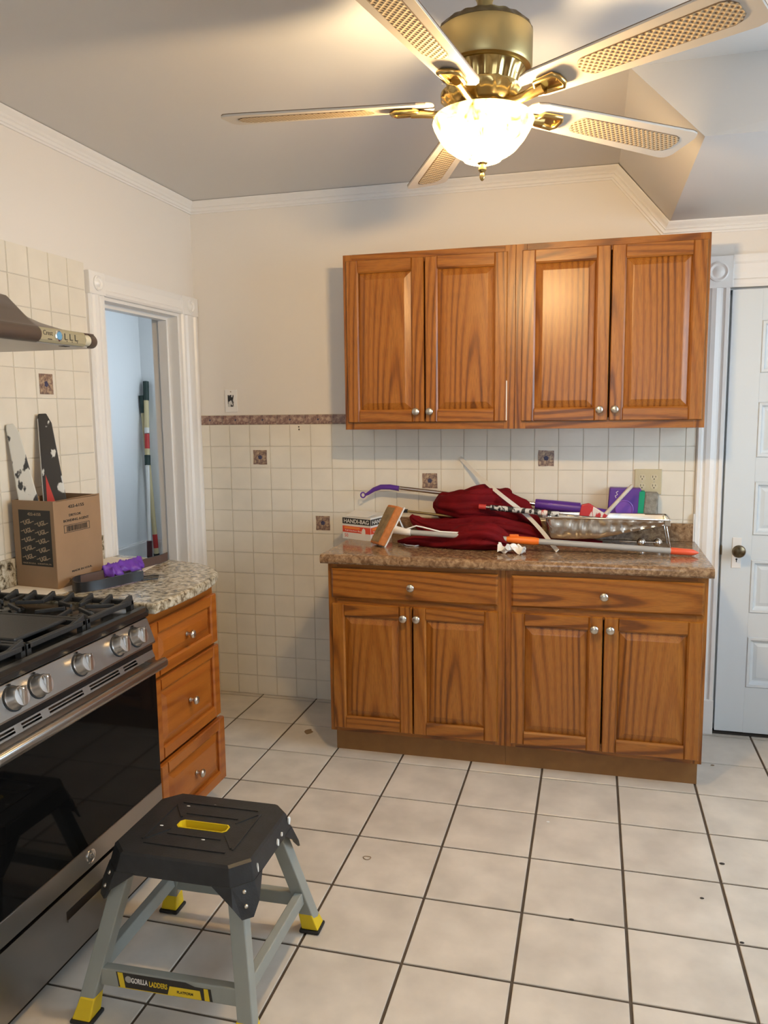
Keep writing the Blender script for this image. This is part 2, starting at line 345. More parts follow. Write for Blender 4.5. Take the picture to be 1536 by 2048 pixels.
        fs += [(3,2,1,0), (4*m-4, 4*m-3, 4*m-2, 4*m-1)]
        return s.add(vs, fs)
    def mesh(s, name, origin):
        me = bpy.data.meshes.new(name); me.from_pydata([tuple(v-origin) for v in s.v], [], s.f)
        bm = bmesh.new(); bm.from_mesh(me); bmesh.ops.recalc_face_normals(bm, faces=bm.faces); bm.to_mesh(me); bm.free()
        return me
    def build(s, name, mat, parent=None, bevel=0.0, seg=2, smooth=False, angle=35, origin=None, sub=0):
        lo = [min(v[i] for v in s.v) for i in range(3)]; hi = [max(v[i] for v in s.v) for i in range(3)]
        o = Vector(origin) if origin is not None else Vector([(a+b)/2 for a, b in zip(lo, hi)])
        me = s.mesh(name, o); me.materials.append(mat)
        if smooth:
            for p in me.polygons: p.use_smooth = True
            me.set_sharp_from_angle(angle=R(angle))
        ob = bpy.data.objects.new(name, me); return place(ob, o, parent, bevel, seg, sub)
def place(ob, loc, parent=None, bevel=0.0, seg=2, sub=0):
    COL.objects.link(ob); ob.location = loc; WL[ob] = Vector(loc)
    if parent is not None:
        ob.parent = parent; ob.matrix_parent_inverse = Matrix.Translation(-WL[parent])
    if bevel:
        b = ob.modifiers.new('bevel', 'BEVEL'); b.width = bevel; b.segments = seg; b.limit_method = 'ANGLE'; b.angle_limit = R(40)
    if sub:
        b = ob.modifiers.new('subdivision', 'SUBSURF'); b.levels = sub; b.render_levels = sub
    return ob
def tag(o, label=None, cat=None, group=None, kind=None):
    if label: o['label'] = label
    if cat: o['category'] = cat
    if group: o['group'] = group
    if kind: o['kind'] = kind
    return o
def thing(name, label, cat, loc, group=None):
    o = bpy.data.objects.new(name, None); o.empty_display_size = 0.05; place(o, loc); return tag(o, label, cat, group)
def inst(name, me, loc, parent): 
    return place(bpy.data.objects.new(name, me), loc, parent)
_TXT = {}
def lettering(s, size, M, mat, parent, name='lettering', bold=0.0, shear=0.0, width=None, height=None, thick=0.0004):
    """flat printed letters, centred on M's origin in its XY plane, facing +Z"""
    key = (s, size, mat.name, bold, shear, width, height)
    if key not in _TXT:
        cu = bpy.data.curves.new('text', 'FONT'); cu.body = s; cu.size = size; cu.align_x = 'CENTER'; cu.align_y = 'CENTER'; cu.offset = bold*size; cu.shear = shear; cu.extrude = thick; cu.resolution_u = 3
        o = bpy.data.objects.new('text', cu); COL.objects.link(o); bpy.context.view_layer.update()
        me = bpy.data.meshes.new_from_object(o.evaluated_get(bpy.context.evaluated_depsgraph_get()))
        bpy.data.objects.remove(o); me.materials.clear(); me.materials.append(mat)
        xs = [v.co.x for v in me.vertices]; ys = [v.co.y for v in me.vertices]
        cx, cy = (min(xs)+max(xs))/2, (min(ys)+max(ys))/2; sx = width/(max(xs)-min(xs)) if width else 1.0; sy = height/(max(ys)-min(ys)) if height else 1.0
        for v in me.vertices: v.co.x = (v.co.x-cx)*sx; v.co.y = (v.co.y-cy)*sy
        me.name = name; _TXT[key] = me
    ob = bpy.data.objects.new(name, _TXT[key]); COL.objects.link(ob); ob.matrix_basis = M; WL[ob] = M.translation.copy()
    ob.parent = parent; ob.matrix_parent_inverse = Matrix.Translation(-WL[parent])
    return ob
def frame(o, u, v):
    """matrix with origin o, X along u, Y along v, Z = u x v"""
    u = Vector(u).normalized(); v = Vector(v); v = (v-u*v.dot(u)).normalized(); w = u.cross(v)
    return Matrix(((u.x, v.x, w.x, o[0]), (u.y, v.y, w.y, o[1]), (u.z, v.z, w.z, o[2]), (0,0,0,1)))

# ================================================================== THE ROOM
XL, XR, YB, YF, ZC = -0.065, 3.5, 0.0, -5.1, 2.52     # left wall, right wall, back wall, rear wall, ceiling
P = 0.10954                                           # wall tile pitch
FP, FX0, FY0 = 0.2963, 0.841, -0.6352                 # floor tile pitch and one joint crossing

def struct(o, label=None): return tag(o, label, kind='structure')

# ---- floor: dark grout bed with one raised tile per piece
floor = struct(MB().box(XL-0.2, XR+0.1, YF-0.1, 0.12, -0.08, -0.004).build('floor', FGROUT), 'beige square ceramic tile floor with dark grout')
tm = MB().box(-FP/2+0.0042, FP/2-0.0042, -FP/2+0.0042, FP/2-0.0042, -0.01, 0.0)
tile_me = tm.mesh('tile', Vector((0, 0, 0))); tile_me.materials.append(FTILE)
bm = bmesh.new(); bm.from_mesh(tile_me); bmesh.ops.bevel(bm, geom=[e for e in bm.edges if all(v.co.z > -0.005 for v in e.verts)], offset=0.0015, segments=1, affect='EDGES'); bm.to_mesh(tile_me); bm.free()
for i in range(-4, 10):
    for j in range(-3, 16):
        x0, x1 = FX0+FP*i, FX0+FP*(i+1); y1, y0 = FY0-FP*j, FY0-FP*(j+1)
        cx0, cx1, cy0, cy1 = max(x0, XL), min(x1, XR), max(y0, YF), min(y1, 0.0)
        if cx1-cx0 < 0.02 or cy1-cy0 < 0.02: continue
        if cx1-cx0 > FP-1e-4 and cy1-cy0 > FP-1e-4: inst('tile', tile_me, ((x0+x1)/2, (y0+y1)/2, 0), floor)
        else: MB().box(cx0+0.0042, cx1-0.0042, cy0+0.0042, cy1-0.0042, -0.01, 0.0).build('tile', FTILE, floor, origin=((cx0+cx1)/2, (cy0+cy1)/2, 0))

# ---- back wall, with the opening of the white door
DX0, DX1, DZ = 2.463, 3.225, 1.975
wb = MB().box(XL-0.14, DX0-0.006, 0, 0.12, 0, ZC+0.1).box(DX1+0.006, XR+0.1, 0, 0.12, 0, ZC+0.1).box(DX0-0.006, DX1+0.006, 0, 0.12, DZ+0.006, ZC+0.1)
wall_back = struct(wb.build('wall_back', WALL), 'white painted back wall above cream tiles')
# tile field: grout bed then tiles proud of it
HB = 1.4172                                            # top of the plain tiles
TXR = 2.345
MB().box(XL, TXR, -0.004, 0.001, 0, HB+0.05).build('grout', WGROUT, wall_back)
g = 0.0008
def tmesh(w, h, M=None, deco=False):
    me = MB().box(-w/2+g, w/2-g, -0.0035, 0.004, -h/2+g, h/2-g).mesh('tile', Vector((0, 0, 0))); me.materials.append(WTILE)
    b = bmesh.new(); b.from_mesh(me); bmesh.ops.bevel(b, geom=[e for e in b.edges if all(v.co.y < 0 for v in e.verts)], offset=0.0018, segments=2, affect='EDGES')
    if M is not None: b.transform(M)
    b.to_mesh(me); b.free()
    for p in me.polygons: p.use_smooth = True
    me.set_sharp_from_angle(angle=R(50))
    return me
full = tmesh(P, P); cache = {}
RZ90 = Matrix.Rotation(R(90), 4, 'Z')
def wtile(x0, x1, z0, z1):
    w, h = x1-x0, z1-z0; k = (round(w, 4), round(h, 4))
    if k not in cache: cache[k] = full if k == (round(P, 4),)*2 else tmesh(w, h)
    o = inst('tile', cache[k], ((x0+x1)/2, -0.0045, (z0+z1)/2), wall_back)
    o.rotation_euler = (random.uniform(-.004, .004), 0, random.uniform(-.004, .004))
    return o
def deco_back(o):
    c = WL[o]; rng = random.Random(int(c.x*1000))
    m = MB(); e = 0.0365
    pts = []
    for (ax, az), (bx, bz) in zip([(-e,-e),(e,-e),(e,e),(-e,e)], [(e,-e),(e,e),(-e,e),(-e,-e)]):
        for t in (0, .33, .66): pts.append((ax+(bx-ax)*t+rng.uniform(-.0015, .0015), az+(bz-az)*t+rng.uniform(-.0015, .0015)))
    m.prof_y([(c.x+a, c.z+b) for a, b in pts], c.y-0.0032, c.y-0.0046)
    d = m.build('decor_inset', DECO, o); 
    f = MB()
    for k in range(5):
        a = 2*math.pi*k/5+.3; f.sphere((c.x+.006*math.cos(a), c.y-0.0046, c.z+.006*math.sin(a)), .0058, 8, 5, (1, .15, 1))
    f.build('flower', DECOB, o)
cols = [XL]+[k*P for k in range(0, 22)]+[TXR]
decos = {(3, 1), (11, 2), (16, 1), (6, 4)}
for ci in range(len(cols)-1):
    for r in range(13):
        z1 = HB-r*P; z0 = max(0.0, z1-P) if r < 12 else 0.0
        if cols[ci] > 0.86 and z1 < 0.86: continue
        o = wtile(cols[ci], cols[ci+1], z0, z1)
        if (ci, r) in decos: deco_back(o)
x = XL
while x < 0.95:
    w = 0.148 if x > XL else 0.136
    b = MB().box(x+0.0012, x+w-0.0012, -0.0085, 0.001, HB+0.0012, HB+0.047).build('border_tile', BORD, wall_back, bevel=0.002)
    for k in (0.5,):
        MB().sphere((x+w*k, -0.0086, HB+0.024), 0.005, 8, 5, (1, .2, 1)).build('flower', DECOB, b)
    x += w
# old anchor marks on a tile
MB().sphere((0.487, -0.0085, 1.405), 0.0035, 8, 5, (1.2, .3, 1)).sphere((0.488, -0.0085, 1.392), 0.0035, 8, 5, (1, .3, 1.3)).build('anchor_mark', CHIPGAP, wall_back)

# ---- left wall with the doorway to the stair hall
OY0, OY1, OZ, WT = -0.795, -0.16, 1.96, 0.14
wl = MB().box(XL-WT, XL, OY1, 0.0, 0, ZC+0.1).box(XL-WT, XL, YF-0.1, OY0, 0, ZC+0.1).box(XL-WT, XL, OY0, OY1, OZ, ZC+0.1)
wall_left = struct(wl.build('wall_left', WALL), 'white painted left wall with doorway and cream tiles')
LTY0 = -0.908; LTZ1 = 2.076; LP = 0.1072
MB().box(XL-0.001, XL+0.004, -2.43, LTY0, 0.87, LTZ1).build('grout', WGROUT, wall_left)
ML = Matrix.Rotation(R(90), 4, 'Z')                   # tile facing -y  ->  facing +x
cachel = {}
lcols = [LTY0]+[-1.0155-k*P for k in range(0, 14)]
for ci in range(len(lcols)-1):
    for r in range(11):
        z1 = LTZ1-r*LP; z0 = z1-LP; y1, y0 = lcols[ci], lcols[ci+1]
        k = (round(y1-y0, 4), round(LP, 4))
        if k not in cachel: cachel[k] = tmesh(y1-y0, LP, ML)
        o = inst('tile', cachel[k], (XL+0.0045, (y0+y1)/2, (z0+z1)/2), wall_left)
        o.rotation_euler = (0, random.uniform(-.004, .004), random.uniform(-.004, .004))
        if ci == 2 and r == 4:
            c = WL[o]; e = .0375
            MB().box(c.x+.0032, c.x+.0046, c.y-e, c.y+e, c.z-e, c.z+e).build('decor_inset', DECO, o)
            f = MB()
            for q in range(5): a = q*1.2566; f.sphere((c.x+.0046, c.y+.006*math.cos(a), c.z+.006*math.sin(a)), .0058, 8, 5, (.15, 1, 1))
            f.build('flower', DECOB, o)
for zz in (1.788, 1.803):
    MB().sphere((XL+0.0085, -1.142, zz), .0055, 8, 6, (.4, 1, 1)).build('screw_hole', DARKHOLE, wall_left)

# ---- right and rear walls with their windows (behind / beside the camera)
WY0, WY1, WZ0, WZ1 = -2.05, -0.85, 0.95, 2.2
struct(MB().box(XR, XR+0.12, WY1, 0.12, 0, ZC+0.1).box(XR, XR+0.12, YF-0.1, WY0, 0, ZC+0.1).box(XR, XR+0.12, WY0, WY1, 0, WZ0).box(XR, XR+0.12, WY0, WY1, WZ1, ZC+0.1).build('wall_right', WALL), 'white painted right wall with window')
VX0, VX1 = 1.35, 2.65
struct(MB().box(XL-WT, VX0, YF-0.12, YF, 0, ZC+0.1).box(VX1, XR+0.12, YF-0.12, YF, 0, ZC+0.1).box(VX0, VX1, YF-0.12, YF, 0, WZ0).box(VX0, VX1, YF-0.12, YF, WZ1, ZC+0.1).build('wall_rear', WALL), 'white painted rear wall with window')
def window(name, M, w, h, label):
    """double-hung sash in the XZ plane of M, centred"""
    f = MB(M)
    for sx in (-1, 1): f.box(sx*w/2-(0.05 if sx > 0 else 0), sx*w/2+(0.05 if sx < 0 else 0), -0.03, 0.03, -h/2, h/2)
    f.box(-w/2+.05, w/2-.05, -0.03, 0.03, -h/2, -h/2+.05).box(-w/2+.05, w/2-.05, -0.03, 0.03, h/2-.05, h/2).box(-w/2+.05, w/2-.05, -0.025, 0.025, -.025, .025)
    o = struct(f.build(name, TRIM, bevel=.003), label)
    for s in (-1, 1): MB(M).box(-w/2+.05, w/2-.05, -.002, .002, *((-h/2+.05, -.025) if s < 0 else (.025, h/2-.05))).build('pane', PANE, o)
    return o
window('window_1', Matrix.Translation((XR+.06, (WY0+WY1)/2, (WZ0+WZ1)/2)) @ RZ90, WY1-WY0, WZ1-WZ0, 'white double-hung window in the right wall')
window('window_2', Matrix.Translation(((VX0+VX1)/2, YF-.06, (WZ0+WZ1)/2)), VX1-VX0, WZ1-WZ0, 'white double-hung window in the rear wall')

# ---- ceiling and the boxed soffit over the door corner
ceiling = struct(MB().box(XL-0.01, XR+0.1, YF-0.1, 0.05, ZC, ZC+0.1).build('ceiling', CEIL), 'flat painted ceiling with boxed soffit at the corner')
s = MB(); ex = 3.52
s.hexa([(2.204, -1.125, 2.267), (ex, -1.115, 2.267), (ex, 0.03, 2.267), (2.204, 0.03, 2.267), (1.988, -1.03, ZC+.002), (ex, -1.05, ZC+.002), (ex, 0.03, ZC+.002), (1.988, 0.03, ZC+.002)])
s.build('soffit', CEIL, ceiling)

# ---- crown moulding, mitred round the soffit
def sweep_xz(path, prof):
    """profile (out from wall, down from path) swept along an (x,z) path on the back wall"""
    m = MB(); n = len(path); k = len(prof); rows = []
    for i, p in enumerate(path):
        ds = []
        if i > 0: ds.append((Vector(path[i])-Vector(path[i-1])).normalized())
        if i < n-1: ds.append((Vector(path[i+1])-Vector(path[i])).normalized())
        nn = [Vector((d.y, -d.x)) for d in ds]                      # to the right of travel = down
        b = sum(nn, Vector((0, 0))).normalized(); sc = 1/max(.3, b.dot(nn[0]))
        rows.append([(p[0]+b.x*sc*dn, -out, p[1]+b.y*sc*dn) for out, dn in prof])
    vs = [q for r in rows for q in r]; fs = []
    for i in range(n-1):
        for j in range(k): j2 = (j+1) % k; fs.append((i*k+j, i*k+j2, (i+1)*k+j2, (i+1)*k+j))
    fs += [tuple(range(k))[::-1], tuple(range((n-1)*k, n*k))]
    return m.add(vs, fs)
CROWN = [(-.002, 0), (.032, 0), (.032, .006), (.026, .014), (.018, .022), (.014, .028), (.016, .031), (.012, .035), (.012, .046), (.007, .049), (.007, .056), (-.002, .056)]
struct(sweep_xz([(XL, ZC-.002), (1.985, ZC-.002), (2.201, 2.268), (XR, 2.268)], CROWN).build('trim_1', TRIM), 'white crown moulding along the back wall')
m = MB(); k = len(CROWN); vs = [(XL+o_, y_, ZC-.002-d_) for y_ in (0.0, YF) for o_, d_ in CROWN]
m.add(vs, [(j, (j+1) % k, k+(j+1) % k, k+j) for j in range(k)]+[tuple(range(k)), tuple(range(k, 2*k))[::-1]])
struct(m.build('trim_2', TRIM), 'white crown moulding along the left wall')

# ---- casings: fluted boards with corner blocks
def flute_board(M, w, h, t=0.02):
    """board w x h in local XY, flutes along Y, thickness along Z"""
    prof = [(0, 0), (0, t*.55), (w*.05, t), (w*.16, t), (w*.2, t*.55), (w*.26, t*.5), (w*.34, t*.95), (w*.5, t*1.15), (w*.66, t*.95), (w*.74, t*.5), (w*.8, t*.55), (w*.84, t), (w*.95, t), (w, t*.55), (w, 0)]
    k = len(prof); vs = [(x, y, z) for y in (0, h) for x, z in prof]
    return MB(M).add(vs, [(j, (j+1) % k, k+(j+1) % k, k+j) for j in range(k)]+[tuple(range(k)), tuple(range(k, 2*k))[::-1]])
def rosette(M, w, h, t, parent):
    b = MB(M).box(0, w, 0, h, 0, t).build('corner_block', TRIM, parent, bevel=.002)
    r = min(w, h)*.34
    MB(M @ Matrix.Translation((w/2, h/2, t))).lathe([(r, -.001), (r, .006), (r*.86, .008), (r*.74, .003), (r*.62, .001), (r*.5, .004), (r*.3, .009), (r*.1, .0105)], 28).build('rosette', TRIM, b, smooth=True)
MBK = frame((0, 0, 0), (1, 0, 0), (0, 0, 1))          # board lying on the back wall, facing -y
def onback(x, z): return Matrix.Translation((x, 0, z)) @ MBK
MLF = frame((0, 0, 0), (0, 1, 0), (0, 0, 1))          # board lying on the left wall, facing +x
def onleft(y, z, x=XL): return Matrix.Translation((x, y, z)) @ MLF
CW = DX0-2.3455
cas = struct(flute_board(onback(2.3455, .16), CW-.006, DZ-.155, .022).build('trim_3', TRIM, smooth=True, angle=25), 'white fluted casing around the closed panelled door')
flute_board(onback(DX1+.006, .16), CW, DZ-.155, .022).build('side_casing', TRIM, cas, smooth=True, angle=25)
rosette(onback(2.3455, DZ+.005), CW+.002, .132, .026, cas); rosette(onback(DX1+.006, DZ+.005), CW, .132, .026, cas)
for x0, x1 in ((2.3455, DX0-.006), (DX1+.006, DX1+CW)): MB().box(x0, x1, -.028, 0, 0, .16).build('plinth_block', TRIM, cas, bevel=.002)
hm = frame((0, 0, 0), (0, 0, 1), (-1, 0, 0)); 
hd = MB()
kprof = [(0, 0), (0, .016), (.012, .02), (.03, .02), (.036, .012), (.06, .017), (.095, .017), (.104, .024), (.124, .028), (.132, .028), (.132, 0)]
kk = len(kprof); hd.add([(xx, -t_, DZ+.006+z_) for xx in (DX0, DX1+.006) for z_, t_ in kprof], [(j, (j+1) % kk, kk+(j+1) % kk, kk+j) for j in range(kk)]+[tuple(range(kk)), tuple(range(kk, 2*kk))[::-1]])
hd.build('head_casing', TRIM, cas)
MB().box(DX0-.008, DX0+.02, .027, .1, 0, DZ).box(DX1-.02, DX1+.008, .027, .1, 0, DZ).box(DX0-.008, DX1+.008, .027, .1, DZ-.02, DZ+.008).box(DX0-.008, DX1+.008, .027, .1, -.004, .03).build('door_stop', TRIM, cas)
MB().box(DX0-.004, DX1+.004, -.012, .05, .0, .012).build('dirty_gap_strip', CHIPGAP, cas)  # near-black strip put in for the dirty, shaded gap under the door
# doorway on the left wall
cas2 = struct(flute_board(onleft(-.898, .0), .103, OZ, .02).build('trim_4', TRIM, smooth=True, angle=25), 'white fluted casing around the open doorway')
flute_board(onleft(OY1+.004, .0), -OY1-.006, OZ, .02).build('side_casing', TRIM, cas2, smooth=True, angle=25)
rosette(onleft(-.900, OZ), .107, .09, .024, cas2); rosette(onleft(OY1+.002, OZ), -OY1-.004, .09, .024, cas2)
hd = MB(); hp = [(0, 0), (0, .014), (.008, .02), (.02, .02), (.026, .013), (.06, .016), (.072, .02), (.085, .024), (.085, 0)]
kk = len(hp); hd.add([(XL+t_, yy, OZ+.002+z_) for yy in (-.793, OY1+.002) for z_, t_ in hp], [(j, (j+1) % kk, kk+(j+1) % kk, kk+j) for j in range(kk)]+[tuple(range(kk)), tuple(range(kk, 2*kk))[::-1]])
hd.build('head_casing', TRIM, cas2)
MB().box(XL-WT-.002, XL-.001, OY1-.012, OY1, 0, OZ).box(XL-WT-.002, XL-.001, OY0, OY0+.012, 0, OZ).box(XL-WT-.002, XL-.001, OY0+.012, OY1-.012, OZ-.012, OZ).build('jamb', TRIM, cas2)
MB().box(XL-.10, XL-.055, OY1-.026, OY1-.012, 0, OZ-.012).box(XL-.10, XL-.055, OY0+.012, OY1-.026, OZ-.03, OZ-.012).build('door_stop', TRIM, cas2)

# ---- the closed five-panel door
door = struct(bpy.data.objects.new('door_1', None), 'white five-panel door with dark brass knob'); place(door, ((DX0+DX1)/2, -.005, 0))
dy0, dy1 = -.016, .026
rows = [(1.62, 1.84), (1.26, 1.497), (.92, 1.156), (.572, .811), (.23, .463)]
sl, sr = 2.587, DX1-.122
zc = [.018]+[z for r in reversed(rows) for z in r]+[DZ-.004]
for a, b, nm in ((DX0+.003, sl, 'stile'), (sr, DX1-.003, 'stile')): MB().box(a, b, dy0, dy1, .018, DZ-.004).build(nm, DOORW, door, bevel=.0015)
for i in range(0, len(zc), 2): MB().box(sl, sr, dy0, dy1, zc[i], zc[i+1]).build('rail', DOORW, door)
def panel_back(x0, x1, z0, z1, parent):
    m = MB(); e1, e2, e3 = .016, .03, .045; rect = lambda e, y: [(x0+e, y, z0+e), (x1-e, y, z0+e), (x1-e, y, z1-e), (x0+e, y, z1-e)]
    rings = [rect(0, dy0+.002), rect(.004, dy0-.004), rect(.014, dy0-.003), rect(.02, dy0+.010), rect(e2, dy0+.014), rect(e3, dy0+.008)]
    vs = [p for r in rings for p in r]; fs = [(i*4+k, i*4+(k+1) % 4, i*4+4+(k+1) % 4, i*4+4+k) for i in range(len(rings)-1) for k in range(4)]+[tuple(range(len(vs)-4, len(vs)))]
    m.add(vs, fs); m.box(x0+.001, x1-.001, dy0+.015, dy1-.004, z0+.001, z1-.001)
    m.build('panel', DOORW, parent)
for z0, z1 in rows: panel_back(sl, sr, z0, z1, door)
pl = MB().box(2.508, 2.546, dy0-.004, dy0, .772, .908).build('escutcheon', TRIM, door, bevel=.0015)
MB().cyl((2.527, dy0-.0045, .812), (2.527, dy0-.0035, .812), .0042, n=12).box(2.5252, 2.5288, dy0-.0046, dy0-.0036, .799, .812).build('keyhole', DARKHOLE, pl)
kb = MB(Matrix.Translation((2.527, dy0-.004, .855)) @ Matrix.Rotation(R(90), 4, 'X'))
kb.lathe([(.013, 0), (.013, .006), (.009, .012), (.009, .028), (.016, .034), (.0265, .042), (.0285, .052), (.024, .062), (.012, .067), (.001, .068)], 28)
tag(kb.build('knob', KNOBB, door, smooth=True), 'aged dark brass round door knob')
MB().box(DX0-.003, DX0+.004, dy0-.002, dy0+.012, .83, .87).build('latch', KNOBB, door)

# ---- stair hall seen through the doorway: raised landing, walls, window
HX, HY, HZ = -.92, .868, .528
struct(MB().box(HX-.1, HX, -1.75, HY+.1, 0, ZC+.1).build('wall_hall_side', HALLW), 'pale blue-white wall of the stair hall')
struct(MB().box(HX, XL-WT, HY, HY+.1, 0, ZC+.1).build('wall_hall_end', HALLW), 'pale end wall of the stair hall')
IX0, IX1 = XL-WT, XL-WT+.1
struct(MB().box(IX0, IX1, .12, .22, 0, ZC+.1).box(IX0, IX1, .78, HY+.1, 0, ZC+.1).box(IX0, IX1, .22, .78, 0, 1.15).box(IX0, IX1, .22, .78, 2.25, ZC+.1).build('wall_hall_inner', HALLW), 'inner window wall of the stair hall')
struct(MB().box(HX, IX0, -1.85, -1.75, 0, ZC+.1).build('wall_hall_front', HALLW), 'near wall of the stair hall')
window('window_3', Matrix.Translation((XL-WT+.05, .5, 1.7)) @ RZ90, .56, 1.1, 'white double-hung window of the stair hall')
struct(MB().box(HX-.1, XL-WT, -1.85, HY+.1, ZC, ZC+.1).build('ceiling_hall', CEIL), 'ceiling of the stair hall')
land = struct(MB().box(HX, XL-WT, .1, HY, -.02, HZ).build('floor_landing', FLANDING), 'raised stair landing in the hall')
for i_ in range(2): MB().box(HX, XL-WT, .1-.26*(2-i_), .1-.26*(1-i_), -.02, HZ*(i_+1)/3).build('step', FLANDING, land)
struct(MB().box(HX-.1, XL-WT, -1.85, .1, -.08, -.004).build('floor_hall', FLANDING), 'floor of the stair hall')
struct(MB().box(HX, HX+.014, .1, HY, HZ, HZ+.13).box(HX, HX+.02, .1, HY, HZ+.105, HZ+.12).build('baseboard_hall_side', TRIM), 'white baseboard on the hall side wall')
struct(MB().box(HX+.02, XL-WT, HY-.014, HY, HZ, HZ+.13).box(HX+.02, XL-WT, HY-.02, HY, HZ+.105, HZ+.12).build('baseboard_hall_end', TRIM), 'white baseboard on the hall end wall')

# ================================================================== CABINETS
def knob(M, parent, mat=NICK, r=.0165):
    """cabinet knob along local +Z"""
    return MB(M).lathe([(.0085, 0), (.0065, .004), (.006, .013), (.010, .0165), (r, .020), (r*1.02, .0235), (r*.9, .0275), (r*.55, .030), (.0008, .031)], 20).build('knob', mat, parent, smooth=True, angle=50)
def raised_door(M, w, h, parent, mv, mh, knob_uv=None, name='door', stile=.055, rail=.055, t=.019, kr=.0165):
    """frame-and-raised-panel front in local XY, +Z outward. The object itself is the panel; stiles and rails are its pieces"""
    ps = .016                                     # panel groove depth
    rings = []
    for e, z in ((0, .003), (.004, .006), (.030, .0155), (.034, .0165)):
        rings.append([(stile-.004+e, rail-.004+e, z), (w-stile+.004-e, rail-.004+e, z), (w-stile+.004-e, h-rail+.004-e, z), (stile-.004+e, h-rail+.004-e, z)])
    vs = [p for r_ in rings for p in r_]; fs = [(i*4+k, i*4+(k+1) % 4, i*4+4+(k+1) % 4, i*4+4+k) for i in range(len(rings)-1) for k in range(4)]+[tuple(range(len(vs)-4, len(vs)))]
    vs += [(stile-.004, rail-.004, .001), (w-stile+.004, rail-.004, .001), (w-stile+.004, h-rail+.004, .001), (stile-.004, h-rail+.004, .001)]
    n = len(vs)-4; fs += [(n+3, n+2, n+1, n)]+[(k, n+k, n+(k+1) % 4, (k+1) % 4) for k in range(4)]
    d = MB(M).add(vs, fs).build(name, mv, parent)
    def member(x0, x1, y0, y1, inner, mat, nm):
        # inner edge is eased by a small slope: inner = 'R','L','T','B'
        q = .007; x = [x0, x1, y0, y1]
        m = MB(M)
        tx0, tx1, ty0, ty1 = x0+.003, x1-.003, y0+.003, y1-.003
        if inner == 'R': tx1 = x1-q
        if inner == 'L': tx0 = x0+q
        if inner == 'T': ty1 = y1-q; tx0, tx1 = x0, x1
        if inner == 'B': ty0 = y0+q; tx0, tx1 = x0, x1
        m.add([(x0, y0, 0), (x1, y0, 0), (x1, y1, 0), (x0, y1, 0), (x0, y0, t-.005), (x1, y0, t-.005), (x1, y1, t-.005), (x0, y1, t-.005), (tx0, ty0, t), (tx1, ty0, t), (tx1, ty1, t), (tx0, ty1, t)],
              [(3, 2, 1, 0), (0, 1, 5, 4), (1, 2, 6, 5), (2, 3, 7, 6), (3, 0, 4, 7), (4, 5, 9, 8), (5, 6, 10, 9), (6, 7, 11, 10), (7, 4, 8, 11), (8, 9, 10, 11)])
        m.build(nm, mat, d)
    member(0, stile, 0, h, 'R', mv, 'stile'); member(w-stile, w, 0, h, 'L', mv, 'stile')
    member(stile, w-stile, 0, rail, 'T', mh, 'rail'); member(stile, w-stile, h-rail, h, 'B', mh, 'rail')
    if knob_uv: knob(M @ Matrix.Translation((knob_uv[0], knob_uv[1], t)), d, r=kr)
    return d
def slab_front(M, w, h, parent, mat, knob_uv, name='drawer', t=.019):
    e = .008
    m = MB(M).add([(0, 0, 0), (w, 0, 0), (w, h, 0), (0, h, 0), (0, 0, t-.007), (w, 0, t-.007), (w, h, t-.007), (0, h, t-.007), (e, e, t), (w-e, e, t), (w-e, h-e, t), (e, h-e, t)],
              [(3, 2, 1, 0), (0, 1, 5, 4), (1, 2, 6, 5), (2, 3, 7, 6), (3, 0, 4, 7), (4, 5, 9, 8), (5, 6, 10, 9), (6, 7, 11, 10), (7, 4, 8, 11), (8, 9, 10, 11)])
    d = m.build(name, mat, parent); knob(M @ Matrix.Translation((knob_uv[0], knob_uv[1], t)), d); return d
def front_y(x, y, z): return Matrix.Translation((x, y, z)) @ MBK        # local X->+x, Y->+z, Z->-y

UZ0, UZ1, UY = 1.397, 2.157, -.305
def wall_cab(x0, x1, label, lst, rst):
    t = thing('wall_cabinet', label, 'cabinet', ((x0+x1)/2, 0, UZ0), 'oak wall cabinets')
    MB().box(x0, x0+.014, UY+.001, -.0005, UZ0, UZ1).build('side_panel', OAKV, t)
    MB().box(x1-.014, x1, UY+.001, -.0005, UZ0, UZ1).build('side_panel', OAKV, t)
    MB().box(x0+.014, x1-.014, UY+.02, -.010, UZ1-.016, UZ1-.002).build('top_panel', OAKH, t)
    MB().box(x0+.014, x1-.014, UY+.02, -.010, UZ0+.012, UZ0+.024).build('bottom_panel', OAKH, t)
    MB().box(x0+.014, x1-.014, -.0115, -.0095, UZ0+.024, UZ1-.016).build('back_panel', OAKV, t)
    ff = [('frame_stile', OAKV, (x0, x0+lst, UZ0, UZ1)), ('frame_stile', OAKV, (x1-rst, x1, UZ0, UZ1)), ('frame_rail', OAKH, (x0+lst, x1-rst, UZ0, UZ0+.045)), ('frame_rail', OAKH, (x0+lst, x1-rst, UZ1-.045, UZ1))]
    for nm, mt, (a, b, c, d) in ff: MB().box(a, b, UY-.001, UY+.018, c, d).build(nm, mt, t, bevel=.001)
    return t
cabA = wall_cab(.826, 1.5795, 'oak wall cabinet with two raised-panel doors hung above the trash bag box', .04, .045)
cabB = wall_cab(1.5805, 2.337, 'oak wall cabinet with two raised-panel doors hung above the beige outlet plate', .045, .04)
for cab, spans in ((cabA, ((.844, 1.1905, 1), (1.1965, 1.547, 0))), (cabB, ((1.608, 1.960, 1), (1.966, 2.325, 0)))):
    for x0, x1, kr in spans:
        w, h = x1-x0, .700; tw = 0
        raised_door(front_y(x0, UY-.001, 1.429), w, h, cab, OAKV, OAKH, ((w-.033) if kr else .026 if False else .022, .045))
